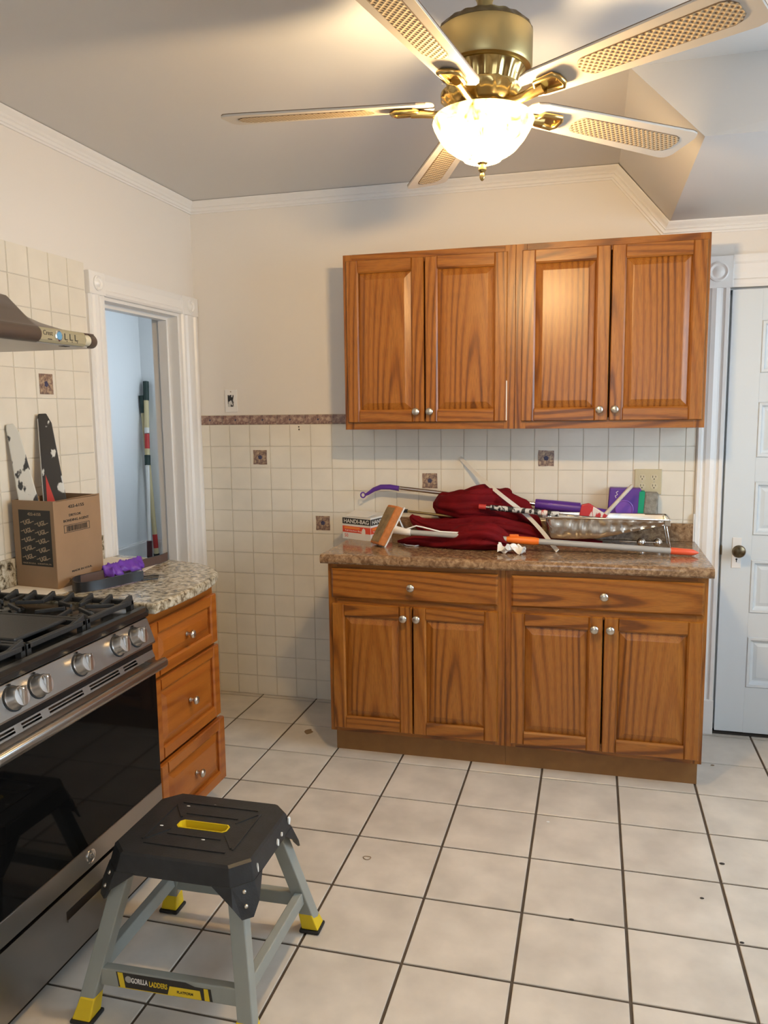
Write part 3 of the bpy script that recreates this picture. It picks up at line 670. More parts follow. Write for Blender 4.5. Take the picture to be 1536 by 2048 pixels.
# worn white edge on one door
MB().box(1.5445, 1.5478, UY-.0185, UY-.004, 1.433, 1.60).build('chipped_edge', WHITEPAINT, [c for c in cabA.children if c.name.startswith('door')][1])

BZ1, BY = .847, -.601
def base_cab(x0, x1, label, lst, rst):
    t = thing('base_cabinet', label, 'cabinet', ((x0+x1)/2, -.3, 0), 'oak base cabinets')
    MB().box(x0, x0+.016, BY+.001, -.010, .105, BZ1).build('side_panel', OAKV, t)
    MB().box(x1-.016, x1, BY+.001, -.010, .105, BZ1).build('side_panel', OAKV, t)
    MB().box(x0+.016, x1-.016, BY+.02, -.010, .112, .128).build('bottom_panel', OAKH, t)
    MB().box(x0+(.008 if lst < .042 else 0), x1-(.008 if rst < .042 else 0), -.552, -.012, 0, .105).build('toe_kick', KICK, t)
    for nm, mt, (a, b, c, d) in [('frame_stile', OAKV, (x0, x0+lst, .105, BZ1)), ('frame_stile', OAKV, (x1-rst, x1, .105, BZ1)), ('frame_rail', OAKH, (x0+lst, x1-rst, .105, .15)), ('frame_rail', OAKH, (x0+lst, x1-rst, .66, .71)), ('frame_rail', OAKH, (x0+lst, x1-rst, BZ1-.04, BZ1))]:
        MB().box(a, b, BY-.001, BY+.018, c, d).build(nm, mt, t, bevel=.001)
    return t
bcA = base_cab(.829, 1.5775, 'oak base cabinet with one drawer and two doors below the trash bag box', .04, .045)
bcB = base_cab(1.5785, 2.337, 'oak base cabinet with one drawer and two doors beside the white door', .045, .04)
for cab, spans, dr in ((bcA, ((.849, 1.1945, 1), (1.2005, 1.550, 0)), (.848, 1.549)), (bcB, ((1.603, 1.957, 1), (1.963, 2.323, 0)), (1.603, 2.322))):
    for x0, x1, kr in spans:
        w, h = x1-x0, .548
        raised_door(front_y(x0, BY-.001, .125), w, h, cab, OAKV, OAKH, (w-.032 if kr else .018 if cab is bcA else .022, h-.045))
    w = dr[1]-dr[0]
    slab_front(front_y(dr[0], BY-.001, .697), w, .128, cab, OAKH, (w*.495, .062))

# laminate worktop with rolled front edge and backsplash strip
ct = thing('countertop', 'brown speckled laminate countertop over the oak base cabinets', 'countertop', (1.57, -.3, .847))
fe = [(-.001, .847), (-.001, .885), (.10, .885), (.60, .885), (.625, .8845), (.634, .882), (.640, .876), (.642, .866), (.640, .854), (.634, .847)]
k = len(fe); vs = [(x, -d_-.009 if d_ < 0.01 else -d_, z_) for x in (.806, 2.352) for d_, z_ in fe]
MB().add(vs, [(j, (j+1) % k, k+(j+1) % k, k+j) for j in range(k)]+[tuple(range(k)), tuple(range(k, 2*k))[::-1]]).build('slab', LAMI, ct, smooth=True, angle=30)
MB().box(.806, 2.344, -.028, -.0095, .885, .966).build('backsplash', LAMI, ct, bevel=.002)
MB().box(2.3425, 2.3475, -.03, -.002, .886, 1.01).build('caulk_strip', WHITEP, ct)

# ---- cherry drawer cabinet and granite top by the stove
DCX = .541
dc = thing('drawer_cabinet', 'reddish cherry cabinet of three drawers between stove and doorway', 'cabinet', (.27, -1.33, 0))
CY0, CY1 = -1.562, -1.098
MB().box(-.042, DCX-.001, CY0, CY1, .095, .852).build('carcass', CHERRY, dc)
MB().box(-.042, DCX-.07, CY0+.01, CY1-.01, 0, .095).build('toe_kick', KICK, dc)
def front_x(x, y, z): return Matrix.Translation((x, y, z)) @ MLF        # local X->+y, Y->+z, Z->+x
for z0, z1, out in ((.632, .815, 0), (.350, .622, .002), (.098, .340, .014)):
    w, h = CY1-CY0-.012, z1-z0
    d = raised_door(front_x(DCX+out, CY0+.006, z0), w, h, dc, CHERRY, CHERRY, (w*.5, h*.5), 'drawer', .045, .042, kr=.0145)
    if out > .005: MB().box(.1, DCX+out, CY0+.03, CY1-.03, z0+.02, z1-.03).build('drawer_box', CHERRY, d)
gt = thing('granite_countertop', 'speckled tan granite countertop with rounded corner beside the stove', 'countertop', (.27, -1.2, .852))
pts = [(-.0405, -1.566), (.585, -1.566), (.592, -1.45), (.594, -1.32), (.588, -1.22), (.572, -1.13), (.546, -1.055), (.508, -.998), (.455, -.953), (.39, -.915), (.30, -.885), (.19, -.858), (.05, -.828), (-.0405, -.812)]
MB().prism(pts, .852, .887).build('slab', GRAN, gt, bevel=.009, seg=3)
MB().box(-.0595, -.0405, -1.566, -.905, .852, .985).build('backsplash', GRAN, gt, bevel=.002)

# ================================================================== STOVE
SY0, SY1 = -2.336, -1.574
st = thing('gas_range', 'stainless steel gas range with black grates and five chrome knobs', 'stove', (.27, -1.955, 0))
MB().box(-.035, .548, SY0+.004, SY1-.004, .03, .845).build('body', BLACKG, st)
for yy in (SY0+.05, SY1-.05):
    for xx in (.03, .50): MB().cyl((xx, yy, 0), (xx, yy, .032), .016).build('foot', RUBBER, st)
MB().prof_y([(-.035, .846), (.556, .846), (.566, .852), (.568, .868), (.560, .879), (.545, .882), (.53, .874), (-.035, .874)], SY0, SY1).build('cooktop', BLACKG, st, bevel=.002)
MB().box(-.037, -.012, SY0, SY1, .874, .915).build('rear_trim', STEEL, st, bevel=.004)
cp = MB().prof_y([(.545, .8455), (.560, .8455), (.5865, .772), (.5865, .766), (.545, .766)], SY0+.002, SY1-.002).build('control_panel', STEEL, st, bevel=.0015)
MB().box(.55, .576, SY0+.004, SY1-.004, .744, .766).build('panel_gap', BLACKG, st)
nrm = Vector((.0735, 0, .0265)).normalized()
for i, yy in enumerate([-1.665, -1.758, -1.934, -2.105, -2.192]):
    c0 = Vector((.573, yy, .808)); M = Matrix.Translation(c0) @ Vector((0, 0, 1)).rotation_difference(nrm).to_matrix().to_4x4()
    k_ = MB(M).lathe([(.029, 0), (.029, .004), (.0265, .008), (.0255, .026), (.0235, .030), (.006, .0315)], 32).build('control_knob', KSTEEL, st, smooth=True, angle=30)
    MB(M).lathe([(.0325, -.001), (.0325, .0018), (.024, .002)], 28).build('bezel', RUBBER, k_)
    # raised grip bar of the knob, and its black pointer
    g_ = MB(frame(c0+nrm*.029, (0, 1, 0), (0, 0, 1))).box(-.0085, .0085, -.0235, .0235, -.004, .010)
    g_.build('grip', KSTEEL, k_, bevel=.004, seg=3)
    MB(frame(c0+nrm*.039, (0, 1, 0), (0, 0, 1))).box(-.001, .001, .010, .0225, 0, .0006).build('pointer', PRINT, k_)
    mk = c0+Vector((-.0235*.34*1.0, 0, .034)); MB().box(mk.x-.002, mk.x+.0035, yy-.0018, yy+.0018, mk.z-.002, mk.z+.002).build('panel_mark', PRINT, cp)
# oven door: steel frame, vents, handle, black glass
DXF = .584
od = MB().box(.552, DXF-.012, SY0+.003, SY1-.003, .236, .7005).box(.552, .5635, SY0+.003, SY1-.003, .7005, .742).build('oven_door', STEEL, st)
MB().box(DXF-.0135, DXF, SY0+.003, SY1-.003, .236, .300).build('lower_strip', STEEL, od, bevel=.002)
MB().box(DXF-.0135, DXF-.001, SY0+.003, SY1-.003, .3005, .700).build('oven_glass', GLASSB, od, bevel=.002)
# vent panel: three rails with posts between, so the slots are real openings
MV = frame((DXF-.001, 0, .722), (0, 1, 0), (-.009, 0, .021)); ya, yb = SY0+.003, SY1-.003
vm = MB().box(DXF-.0135, DXF-.001, ya, yb, .7005, .722)
vq = MB(MV)
for v0, v1 in ((-.0008, .0046), (.0100, .0130), (.0184, .0228)): vq.box(ya, yb, v0, v1, -.003, 0)
slots = [(-2.28, -2.2), (-2.175, -2.105), (-2.075, -1.935), (-1.905, -1.765), (-1.742, -1.672)]
edges_ = [ya]+[e for sl2 in slots for e in sl2]+[yb]
for i in range(0, len(edges_), 2):
    for v0, v1 in ((.0046, .0100), (.0130, .0184)): vq.box(edges_[i], edges_[i+1], v0, v1, -.003, 0)
vm.v += vq.v; n0 = len(vm.v)-len(vq.v); vm.f += [tuple(k+n0 for k in f) for f in vq.f]
vm.build('vent_panel', STEEL, od)
hb = MB(); hx, hz = .626, .712
hb.prof_y([(hx-.013, hz-.014), (hx+.004, hz-.018), (hx+.013, hz-.008), (hx+.013, hz+.008), (hx+.004, hz+.017), (hx-.013, hz+.012)], SY0+.012, SY1-.018)
h_ = hb.build('handle', STEEL, od, bevel=.005, seg=3, smooth=True)
for yy in (SY0+.035, SY1-.05): MB().box(DXF-.004, hx-.009, yy-.016, yy+.016, hz-.010, hz+.010).build('handle_post', STEEL, h_, bevel=.003)
lg = MB(frame((DXF, -1.955, .268), (0, 1, 0), (0, 0, 1))); lg.lathe([(.0195, 0), (.0195, .002), (.0165, .0025), (.0155, .0012), (.0005, .0012)], 28)
lo = lg.build('round_emblem', CHROME, od, smooth=True)
MB(frame((DXF+.0016, -1.955, .268), (0, 1, 0), (0, 0, 1))).tube([(.008*math.cos(t*.5)*(1-t*.05), .010*math.sin(t*.5)*(1-t*.05), 0) for t in range(14)], .0011, 6).build('scroll_mark', STEEL, lo)
sx1 = DXF-.004
sd = MB().box(.552, sx1, SY0+.003, SY1-.003, .038, .150).box(.552, sx1, SY0+.003, SY1-.003, .172, .222).box(.552, sx1, SY0+.003, -2.065, .150, .172).box(.552, sx1, -1.845, SY1-.003, .150, .172).build('storage_drawer', STEEL, st)
MB().box(.5525, .556, -2.065, -1.845, .150, .172).build('pull_recess', STEEL, sd)
MB().box(DXF-.0045, DXF+.001, -2.065, -1.845, .143, .150).build('pull_lip', STEEL, sd)
# burner grates
def grate(y0, y1, xs, nm='grate'):
    z0, z1 = .893, .908
    m = MB()
    for yy in (y0+.008, y1-.008): m.box(.02, .525, yy-.0075, yy+.0075, z0-.004, z1-.003)
    for xx in (.028, .517): m.box(xx-.008, xx+.008, y0, y1, z0-.004, z1-.003)
    g_ = m.build(nm, IRON, st, bevel=.003)
    for xx in (.03, .27, .515):
        for yy in (y0+.008, y1-.008): MB().box(xx-.009, xx+.009, yy-.008, yy+.008, .872, z0).build('grate_foot', IRON, g_)
    for xx in xs:
        f = MB(); L = .058
        f.hexa([(xx-.006, y1-L, z0), (xx+.006, y1-L, z0), (xx+.006, y1+.002, z0), (xx-.006, y1+.002, z0), (xx-.005, y1-L-.004, z1-.004), (xx+.005, y1-L-.004, z1-.004), (xx+.006, y1-.004, z1+.012), (xx-.006, y1-.004, z1+.012)])
        f.build('grate_finger', IRON, g_, bevel=.002)
    return g_
gx = [.028+.0699*i for i in range(8)]
g1 = grate(SY1-.252, SY1-.014, gx)
for cx in (.15, .40):
    cy = (SY1-.252+SY1-.014)/2
    for a in (30, 100, 150, 215, 280, 330):
        d_ = Vector((math.cos(R(a)), math.sin(R(a)), 0)); MB().bar(Vector((cx, cy, .902))+d_*.028, Vector((cx, cy, .899))+d_*.112, .008, .012).build('grate_bar', IRON, g1, bevel=.002)
    b_ = MB().lathe([(.055, .874), (.055, .880), (.045, .886), (.030, .888), (.001, .889)], 28, (cx, cy, 0)).build('burner_cap', BLACKG, st, smooth=True)
g2 = grate(SY1-.500, SY1-.258, [.028, .517])
MB().box(.075, .475, SY1-.485, SY1-.275, .899, .911).build('griddle', IRON, g2, bevel=.004)
g3 = grate(SY0+.014, SY1-.506, [.028+.0699*i for i in range(8)])
for cx in (.15, .40):
    cy = (SY0+.014+SY1-.506)/2
    for a in (30, 100, 150, 215, 280, 330):
        d_ = Vector((math.cos(R(a)), math.sin(R(a)), 0)); MB().bar(Vector((cx, cy, .902))+d_*.028, Vector((cx, cy, .899))+d_*.112, .008, .012).build('grate_bar', IRON, g3, bevel=.002)
    MB().lathe([(.055, .874), (.055, .880), (.045, .886), (.030, .888), (.001, .889)], 28, (cx, cy, 0)).build('burner_cap', BLACKG, st, smooth=True)

# ================================================================== RANGE HOOD
hd_ = thing('range_hood', 'brown curved range hood with khaki control panel above the stove', 'range hood', (.2, -1.945, 1.68))
HY1, HY0, HXF = -1.562, -2.328, .425
hw = -.053
ys = [HY1-.0, HY1-.03, HY1-.08, HY1-.13, HY1-.18, HY1-.215, HY1-.235, HY1-.248, HY1-.255, HY1-.262]
hs = [.002, .008, .019, .030, .042, .054, .068, .085, .096, .100]
ysec = list(zip(ys, hs)); ysec += [(HY0+HY1-y, h) for y, h in reversed(ysec)]
vs = []; zt = 1.724
for y, h in ysec: vs += [(hw, y, zt-.02), (hw, y, zt+h), (.285, y, zt+h), (.33, y, zt+h*.86), (.37, y, zt+h*.45), (.405, y, zt+h*.10), (HXF-.006, y, zt), (HXF-.006, y, zt-.02)]
n = 8; fs = []
for i in range(len(ysec)-1):
    for j in range(n): j2 = (j+1) % n; fs.append((i*n+j, i*n+j2, (i+1)*n+j2, (i+1)*n+j))
fs += [tuple(range(n)), tuple(range((len(ysec)-1)*n, len(ysec)*n))[::-1]]
MB().add(vs, fs).build('canopy', HOODB, hd_, smooth=True, angle=40)
MB().box(hw, HXF-.012, HY0+.004, HY1-.004, 1.680, 1.7045).build('underside_pan', HOODU, hd_, bevel=.003)
MB().cyl((.20, -1.80, 1.6795), (.20, -1.80, 1.681), .04, n=24).build('underside_lamp', WHITEP, hd_)
MB().box(.395, .411, -1.7, -1.67, 1.679, 1.6805).build('underside_clip', DARKHOLE, hd_)
pnl = MB().prof_y([(HXF-.02, 1.682), (HXF-.004, 1.683), (HXF+.001, 1.69), (HXF+.001, 1.716), (HXF-.004, 1.7235), (HXF-.02, 1.7235)], HY1-.256, HY1-.052).build('control_panel', KHAKI, hd_, bevel=.001)
MB().prof_y([(HXF-.02, 1.682), (HXF-.004, 1.683), (HXF+.001, 1.69), (HXF+.001, 1.716), (HXF-.004, 1.7235), (HXF-.02, 1.7235)], HY0+.05, HY0+.256).build('control_panel', KHAKI, hd_, bevel=.001)
MB().cyl((HXF-.013, HY1-.052, 1.7025), (HXF-.013, HY1-.028, 1.7025), .0165, .0175, n=20).build('end_ring', plain('pale_khaki', (.55, .53, .42), .3), hd_, smooth=True)
ec = MB().tube([(HXF-.016, HY1-.028, 1.7025), (HXF-.016, HY1-.006, 1.7025), (HXF-.022, HY1+.006, 1.7025), (HXF-.04, HY1+.012, 1.7025)], [.022, .0222, .021, .016], 20); ec.build('end_cap', HOODD, hd_, smooth=True, angle=60)
MB().tube([(HXF-.016, HY0+.028, 1.7025), (HXF-.016, HY0+.006, 1.7025), (HXF-.022, HY0-.006, 1.7025), (HXF-.04, HY0-.012, 1.7025)], [.022, .0222, .021, .016], 20).build('end_cap', HOODD, hd_, smooth=True, angle=60)
MB().cyl((HXF-.012, HY1-.258, 1.7035), (HXF-.012, HY0+.258, 1.7035), .0235, n=24).build('grip_rail', HOODD, hd_, bevel=.004, smooth=True)
px_ = lambda y, z: frame((HXF+.0012, y, z), (0, 1, 0), (0, 0, 1))
lettering('Crest', .022, px_(HY1-.222, 1.709), PRINT, pnl, width=.040, height=.013)
MB(px_(HY1-.215, 1.692)).box(-.009, .009, -.0012, .0012, 0, .0005).build('printed_line', PRINT, pnl)
bt = MB(px_(HY1-.178, 1.704)).lathe([(.0155, -.001), (.0155, .003), (.0125, .0042), (.0115, .003)], 24).build('button_ring', CHROME, pnl, smooth=True)
MB(px_(HY1-.178, 1.704)).lathe([(.0115, 0), (.011, .0045), (.006, .0062), (.0005, .0066)], 24).build('power_button', BLUEBTN, pnl, smooth=True)
for i in range(3):
    yc = HY1-.142+.0235*i
    b_ = MB(px_(yc, 1.7045)).box(-.0068, .0068, -.0075, .0085, -.001, .0022).build('push_button', KHAKI, pnl, bevel=.001)
    MB(px_(yc, 1.7045)).box(-.0085, -.0068, -.0085, .009, -.001, .0008).box(-.0068, .004, -.0095, -.0075, -.001, .0008).build('button_groove', PRINT, b_)
    MB(px_(yc+.002, 1.6915)).lathe([(.0018, 0), (.0014, .0005)], 10).build('printed_dot', PRINT, pnl)

# ================================================================== CEILING FAN
def build_local(mb, name, mat, M, parent, bevel=0.0, seg=2, smooth=False, angle=35):
    me = mb.mesh(name, Vector((0, 0, 0))); me.materials.append(mat)
    if smooth:
        for p in me.polygons: p.use_smooth = True
        me.set_sharp_from_angle(angle=R(angle))
    ob = bpy.data.objects.new(name, me); place(ob, M.translation, None, bevel, seg); ob.matrix_basis = M; WL[ob] = M.translation.copy()
    ob.parent = parent; ob.matrix_parent_inverse = (Matrix.Translation(WL[parent]) if parent not in LOCALM else LOCALM[parent]).inverted()
    LOCALM[ob] = M
    return ob
LOCALM = {}
fan = thing('ceiling_fan', 'brass ceiling fan with five cane-inset blades and lit glass bowl', 'ceiling fan', (1.633, -1.690, ZC))
FT = Vector((.008, .031, 1)).normalized()
MF = Matrix.Translation((1.633, -1.690, ZC)) @ Vector((0, 0, 1)).rotation_difference(FT).to_matrix().to_4x4()
fz = lambda z: z-ZC
def fpart(name, mat, prof, n=64, mod=None, angle=35, caps=True):
    return MB(MF).lathe([(r, fz(z)) for r, z in prof], n, mod=mod, caps=caps).build(name, mat, fan, smooth=True, angle=angle)
fpart('canopy', BRASSB, [(.068, 2.521), (.068, 2.508), (.060, 2.490), (.040, 2.472), (.024, 2.462), (.019, 2.45)])
fpart('downrod', BRASSB, [(.0185, 2.455), (.0185, 2.430), (.024, 2.415), (.032, 2.405)])
flute = lambda i, a: 1.0+(.022*math.cos(20*a) if i in (1, 2, 3) else 0)
fpart('housing_dome', plain('dark_brass', (.24, .18, .10), .42, 1.0), [(.036, 2.412), (.075, 2.404), (.098, 2.394), (.112, 2.381), (.1155, 2.374)], 120, flute)
fpart('motor_housing', BRASSB, [(.114, 2.376), (.1155, 2.372), (.1155, 2.298), (.112, 2.292), (.095, 2.290)])
fl2 = lambda i, a: 1.0+(.03*math.cos(18*a) if i in (2, 3, 4) else 0)
fpart('fluted_collar', BRASS, [(.098, 2.292), (.100, 2.287), (.094, 2.280), (.088, 2.266), (.083, 2.252), (.086, 2.248), (.094, 2.246), (.094, 2.240)], 108, fl2)
fl3 = lambda i, a: 1.0+(.03*math.cos(16*a) if i in (2, 3) else 0)
fpart('blade_hub', BRASS, [(.094, 2.243), (.104, 2.238), (.102, 2.228), (.086, 2.212), (.060, 2.203), (.045, 2.202)], 96, fl3)
fpart('neck', BRASS, [(.036, 2.205), (.034, 2.190), (.040, 2.186)], 40)
fpart('light_fitter', BRASS, [(.040, 2.199), (.060, 2.197), (.063, 2.193), (.063, 2.166), (.060, 2.158), (.03, 2.158)], 48)
for a in (20, 140, 260):
    MB(MF).cyl((.061*math.cos(R(a)), .061*math.sin(R(a)), fz(2.178)), (.070*math.cos(R(a)), .070*math.sin(R(a)), fz(2.178)), .0032, n=10).build('set_screw', BRASS, fan)
# glass bowl: thin shell with scalloped swag relief, open at the top
sc = lambda i, a: 1.0+.012*math.cos(8*a)*(1 if 2 <= i <= 7 else 0)
bowl_o = [(.114, 2.183), (.1195, 2.182), (.1225, 2.174), (.119, 2.164), (.112, 2.150), (.101, 2.132), (.086, 2.114), (.066, 2.100), (.052, 2.094), (.046, 2.086), (.030, 2.080), (.008, 2.078)]
bowl = MB(MF).lathe([(r, fz(z)) for r, z in bowl_o], 72, mod=sc, caps=False).build('glass_bowl', LAMPG, fan, smooth=True)
tag(bowl, 'glowing alabaster glass light bowl')
fpart('centre_rod', BRASS, [(.004, 2.160), (.004, 2.078)], 12)
fin = fpart('finial', BRASS, [(.012, 2.082), (.013, 2.078), (.008, 2.074), (.0095, 2.068), (.010, 2.062), (.0075, 2.058), (.004, 2.056), (.0065, 2.050), (.007, 2.045), (.005, 2.040), (.002, 2.037), (.0005, 2.036)], 24)
for sx in (-1, 1):
    b_ = MB(MF).lathe([(.012, fz(2.158)), (.013, fz(2.150)), (.022, fz(2.138)), (.026, fz(2.125)), (.022, fz(2.112)), (.010, fz(2.104)), (.001, fz(2.103))], 20, (sx*.035, 0, 0))
    b_.build('bulb', plain('bulb_glow_%d' % sx, (1, .9, .7), .5, emit=(1.0, .74, .42), estr=1350), fan, smooth=True)
# blades
for k_, ang in enumerate([-31.0, 40.0, 114.2, 185.2, 257.5]):
    MR = MF @ Matrix.Rotation(R(ang), 4, 'Z') @ Matrix.Translation((0, 0, fz(2.2175)))
    MP = MR @ Matrix.Translation((.12, 0, 0)) @ Matrix.Rotation(R(-12), 4, 'X')
    L = .533; prof = [(0, .012), (.004, .030), (.016, .041), (.04, .0475), (.2, .054), (L-.03, .066), (L-.012, .062), (L-.004, .050), (L, .040)]
    poly = [(x_, -w_) for x_, w_ in prof]+[(x_, w_) for x_, w_ in reversed(prof)]
    bl = build_local(MB().prism(poly, -.0028, .0028), 'blade', BLADE, MP, fan, bevel=.0008, seg=1)
    build_local(MB().prism([(x_+.001*(1 if x_ < .1 else -1)*0, w_*1.004) for x_, w_ in poly], .0029, .0040), 'blade_edge', BLADEE, MP, bl)
    r_ = .030; ins = []
    for q in range(13): a = R(90+180*q/12); ins.append((.175+r_*.9*math.cos(a), r_*math.sin(a)))
    r2 = .036
    ins += [(L-.065, -r2), (L-.048, -r2*.86), (L-.036, -r2*.45), (L-.036, r2*.45), (L-.048, r2*.86), (L-.065, r2)]
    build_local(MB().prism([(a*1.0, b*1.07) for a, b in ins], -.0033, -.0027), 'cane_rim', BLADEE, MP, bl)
    build_local(MB().prism(ins, -.0042, -.0028), 'cane_inset', CANE, MP, bl)
    # brass blade iron: arm plus looped bracket and three screws
    arm = MB(MR).tube([(.058, 0, -.010), (.075, 0, -.016), (.10, 0, -.0195), (.125, 0, -.018), (.15, 0, -.0145), (.175, 0, -.0125)], [.010, .009, .008, .008, .009, .010], 12, flat=1.5)
    ir = arm.build('blade_iron', BRASS, fan, smooth=True, angle=60)
    MPi = MP @ Matrix.Translation((-.12, 0, 0))
    lp = MB(MPi).tube([(.165, -.020, -.011), (.215, -.024, -.011), (.223, -.012, -.011), (.223, .012, -.011), (.215, .024, -.011), (.165, .020, -.011), (.158, .008, -.011), (.158, -.008, -.011)], .0062, 10, closed=True)
    lp.build('bracket_loop', BRASS, ir, smooth=True, angle=60)
    MB(MPi).box(.163, .220, -.019, .019, -.0095, -.0065).build('bracket_plate', BRASS, ir, bevel=.001)
    for sx, sy in ((.170, -.018), (.170, .018), (.212, 0)):
        MB(MPi).cyl((sx, sy, -.012), (sx, sy, .0062), .0028, n=8).build('screw', BRASS, ir)
    for sx, sy in ((.158, -.036), (.158, .036)): MB(MPi).cyl((sx, sy, -.0035), (sx, sy, -.0027), .0022, n=8).build('screw_hole', DARKHOLE, bl)

# ================================================================== STEP STOOL
FEET = [Vector((.711, -2.206, 0)), Vector((.696, -1.741, 0)), Vector((1.161, -1.728, 0)), Vector((1.163, -2.189, 0))]
SC = Vector((.934, -1.957, 0))
ss = thing('step_stool', 'black-topped grey steel step stool with yellow feet', 'step stool', SC)
ux = Vector((1, .012, 0)).normalized(); uy = Vector((-.012, 1, 0)).normalized()
MS = Matrix(((ux.x, uy.x, 0, SC.x), (ux.y, uy.y, 0, SC.y), (0, 0, 1, 0), (0, 0, 0, 1)))
ZT, A_, B_, CH = .402, .188, .158, .042
def octo(a, b, c): return [(-a+c, -b), (a-c, -b), (a, -b+c), (a, b-c), (a-c, b), (-a+c, b), (-a, b-c), (-a, -b+c)]
# top plate as a ring round the hand hole, skirt flaring down
hole = [(-.060, -.017), (.060, -.017), (.068, -.009), (.068, .009), (.060, .017), (-.060, .017), (-.068, .009), (-.068, -.009)]
o1, o0, o2, o3 = octo(A_, B_, CH), octo(A_-.006, B_-.006, CH-.001), octo(A_+.006, B_+.006, CH+.001), octo(A_+.010, B_+.012, CH+.001)
vs = []; fs = []
def ring(poly, z): i = len(vs); vs.extend([(x_, y_, z) for x_, y_ in poly]); return list(range(i, i+len(poly)))
rh, ra, rb, rc = ring(hole, ZT), ring(o0, ZT), ring(o1, ZT-.005), ring(o3, ZT-.050)
ri, rj, rk = ring(octo(A_+.006, B_+.008, CH), ZT-.050), ring(octo(A_-.006, B_-.006, CH), ZT-.010), ring(hole, ZT-.010)
for a, b in ((rh, ra), (ra, rb), (rb, rc), (rc, ri), (ri, rj), (rj, rk), (rk, rh)):
    for i in range(8): j = (i+1) % 8; fs.append((a[i], a[j], b[j], b[i]))
top = MB(MS).add(vs, fs).build('top', BLACKP, ss, bevel=.0025)
# moulded ribs on the tread
for sx in (-1, 1):
    for sy in (-1, 1): MB(MS).bar((sx*.078, sy*.030, ZT+.0008), (sx*.118, sy*.085, ZT+.0008), .005, .0035).build('tread_rib', BLACKP, top)
    MB(MS).bar((sx*.125, -.09, ZT+.0008), (sx*.125, .09, ZT+.0008), .005, .0035).build('tread_rib', BLACKP, top)
for sy in (-1, 1):
    MB(MS).bar((-.112, sy*.105, ZT+.0008), (.112, sy*.105, ZT+.0008), .005, .0035).build('tread_rib', BLACKP, top)
    MB(MS).bar((-.075, sy*.052, ZT+.0008), (.075, sy*.052, ZT+.0008), .004, .003).build('tread_rib', BLACKP, top)
hl = []; 
vs = []; fs = []
q0, q1, q2, q3 = ring([(x_*1.05, y_*1.12) for x_, y_ in hole], ZT+.0015), ring(hole, ZT+.0015), ring([(x_*.94, y_*.80) for x_, y_ in hole], ZT-.030), ring([(x_*1.05, y_*1.12) for x_, y_ in hole], ZT-.031)
for a, b in ((q0, q1), (q1, q2), (q2, q3), (q3, q0)):
    for i in range(8): j = (i+1) % 8; fs.append((a[i], a[j], b[j], b[i]))
MB(MS).add(vs, fs).build('hand_grip', YELLOW, top)
MSI = MS.inverted()
corners = []
for fpt in FEET:
    l = MSI @ fpt; sx = 1 if l.x > 0 else -1; sy = 1 if l.y > 0 else -1
    tp = MS @ Vector((sx*(A_-.046), sy*(B_-.045), ZT-.012)); ft = Vector((fpt.x, fpt.y, .030))
    ft -= Vector((sx*.014, sy*.014, 0))
    d = (ft-tp).normalized()
    dia = (MS.to_3x3() @ Vector((sx, sy, 0))).normalized()
    leg = MB().bar(ft, tp, .036, .040, up=ux).build('leg', GREYP, ss, bevel=.003)
    corners.append((ft, tp, sx, sy))
    # bent black corner flap that holds the leg, with two rivets
    c3 = lambda x_, y_, z_: MS @ Vector((sx*x_, sy*y_, z_))
    fl = MB()
    z2 = ZT-.118; k2 = .032; e_ = .0
    a0, a1, a2 = (A_-.050, B_+.013, ZT-.045), (A_-.032, B_+.013, ZT-.045), (A_+.011, B_-.030, ZT-.045)
    b1, b2 = (A_-.012, B_+.026, z2), (A_+.030, B_-.012, z2)
    outer = [c3(A_-.085, B_+.0125, ZT-.046), c3(A_-.031, B_+.0125, ZT-.046), c3(A_+.0105, B_-.031, ZT-.046), c3(A_+.0105, B_-.080, ZT-.046), c3(A_+.026, B_-.022, z2+.03), c3(A_+.020, B_+.002, z2), c3(A_-.002, B_+.021, z2), c3(A_-.022, B_+.028, z2+.03)]
    inner = [p-dia*.006 for p in outer]
    fl.add(outer+inner, [(0, 1, 6, 7), (1, 2, 5, 6), (2, 3, 4, 5), (15, 14, 9, 8), (14, 13, 10, 9), (13, 12, 11, 10), (0, 7, 15, 8), (7, 6, 14, 15), (6, 5, 13, 14), (5, 4, 12, 13), (4, 3, 11, 12), (0, 8, 9, 1), (1, 9, 10, 2), (2, 10, 11, 3)])
    fp = fl.build('corner_bracket', BLACKP, ss)
    for zz, ox, oy in ((ZT-.062, -.0065, -.0055), (ZT-.092, .0015, .004)):
        pc = c3(A_+ox, B_+oy, zz)+dia*.0005
        MB().sphere(tuple(pc), .0056, 10, 8, (1, 1, 1)).build('rivet', NICK, fp, smooth=True)
    # yellow foot with black rubber pad
    fr = Matrix.Translation((fpt.x-sx*.012, fpt.y-sy*.012, 0)) @ MS.to_3x3().to_4x4()
    mx = lambda x_, y_, z_: (sx*x_, sy*y_, z_)
    MB(fr).hexa([mx(-.030, -.030, .0), mx(.030, -.030, .0), mx(.030, .030, .0), mx(-.030, .030, .0), mx(-.030, -.030, .010), mx(.030, -.030, .010), mx(.030, .030, .010), mx(-.030, .030, .010)]).build('rubber_pad', RUBBER, ss, bevel=.004)
    f_ = MB(fr)
    f_.hexa([mx(-.024, -.024, .010), mx(.026, -.024, .010), mx(.026, .026, .010), mx(-.024, .026, .010), mx(-.030, -.030, .060), mx(.010, -.030, .060), mx(.010, .010, .060), mx(-.030, .010, .060)])
    f_.build('foot', YELLOW, ss, bevel=.003)
def leg_pt(i, z):
    ft, tp, _, _ = corners[i]; t = (z-ft.z)/(tp.z-ft.z); return ft.lerp(tp, t)
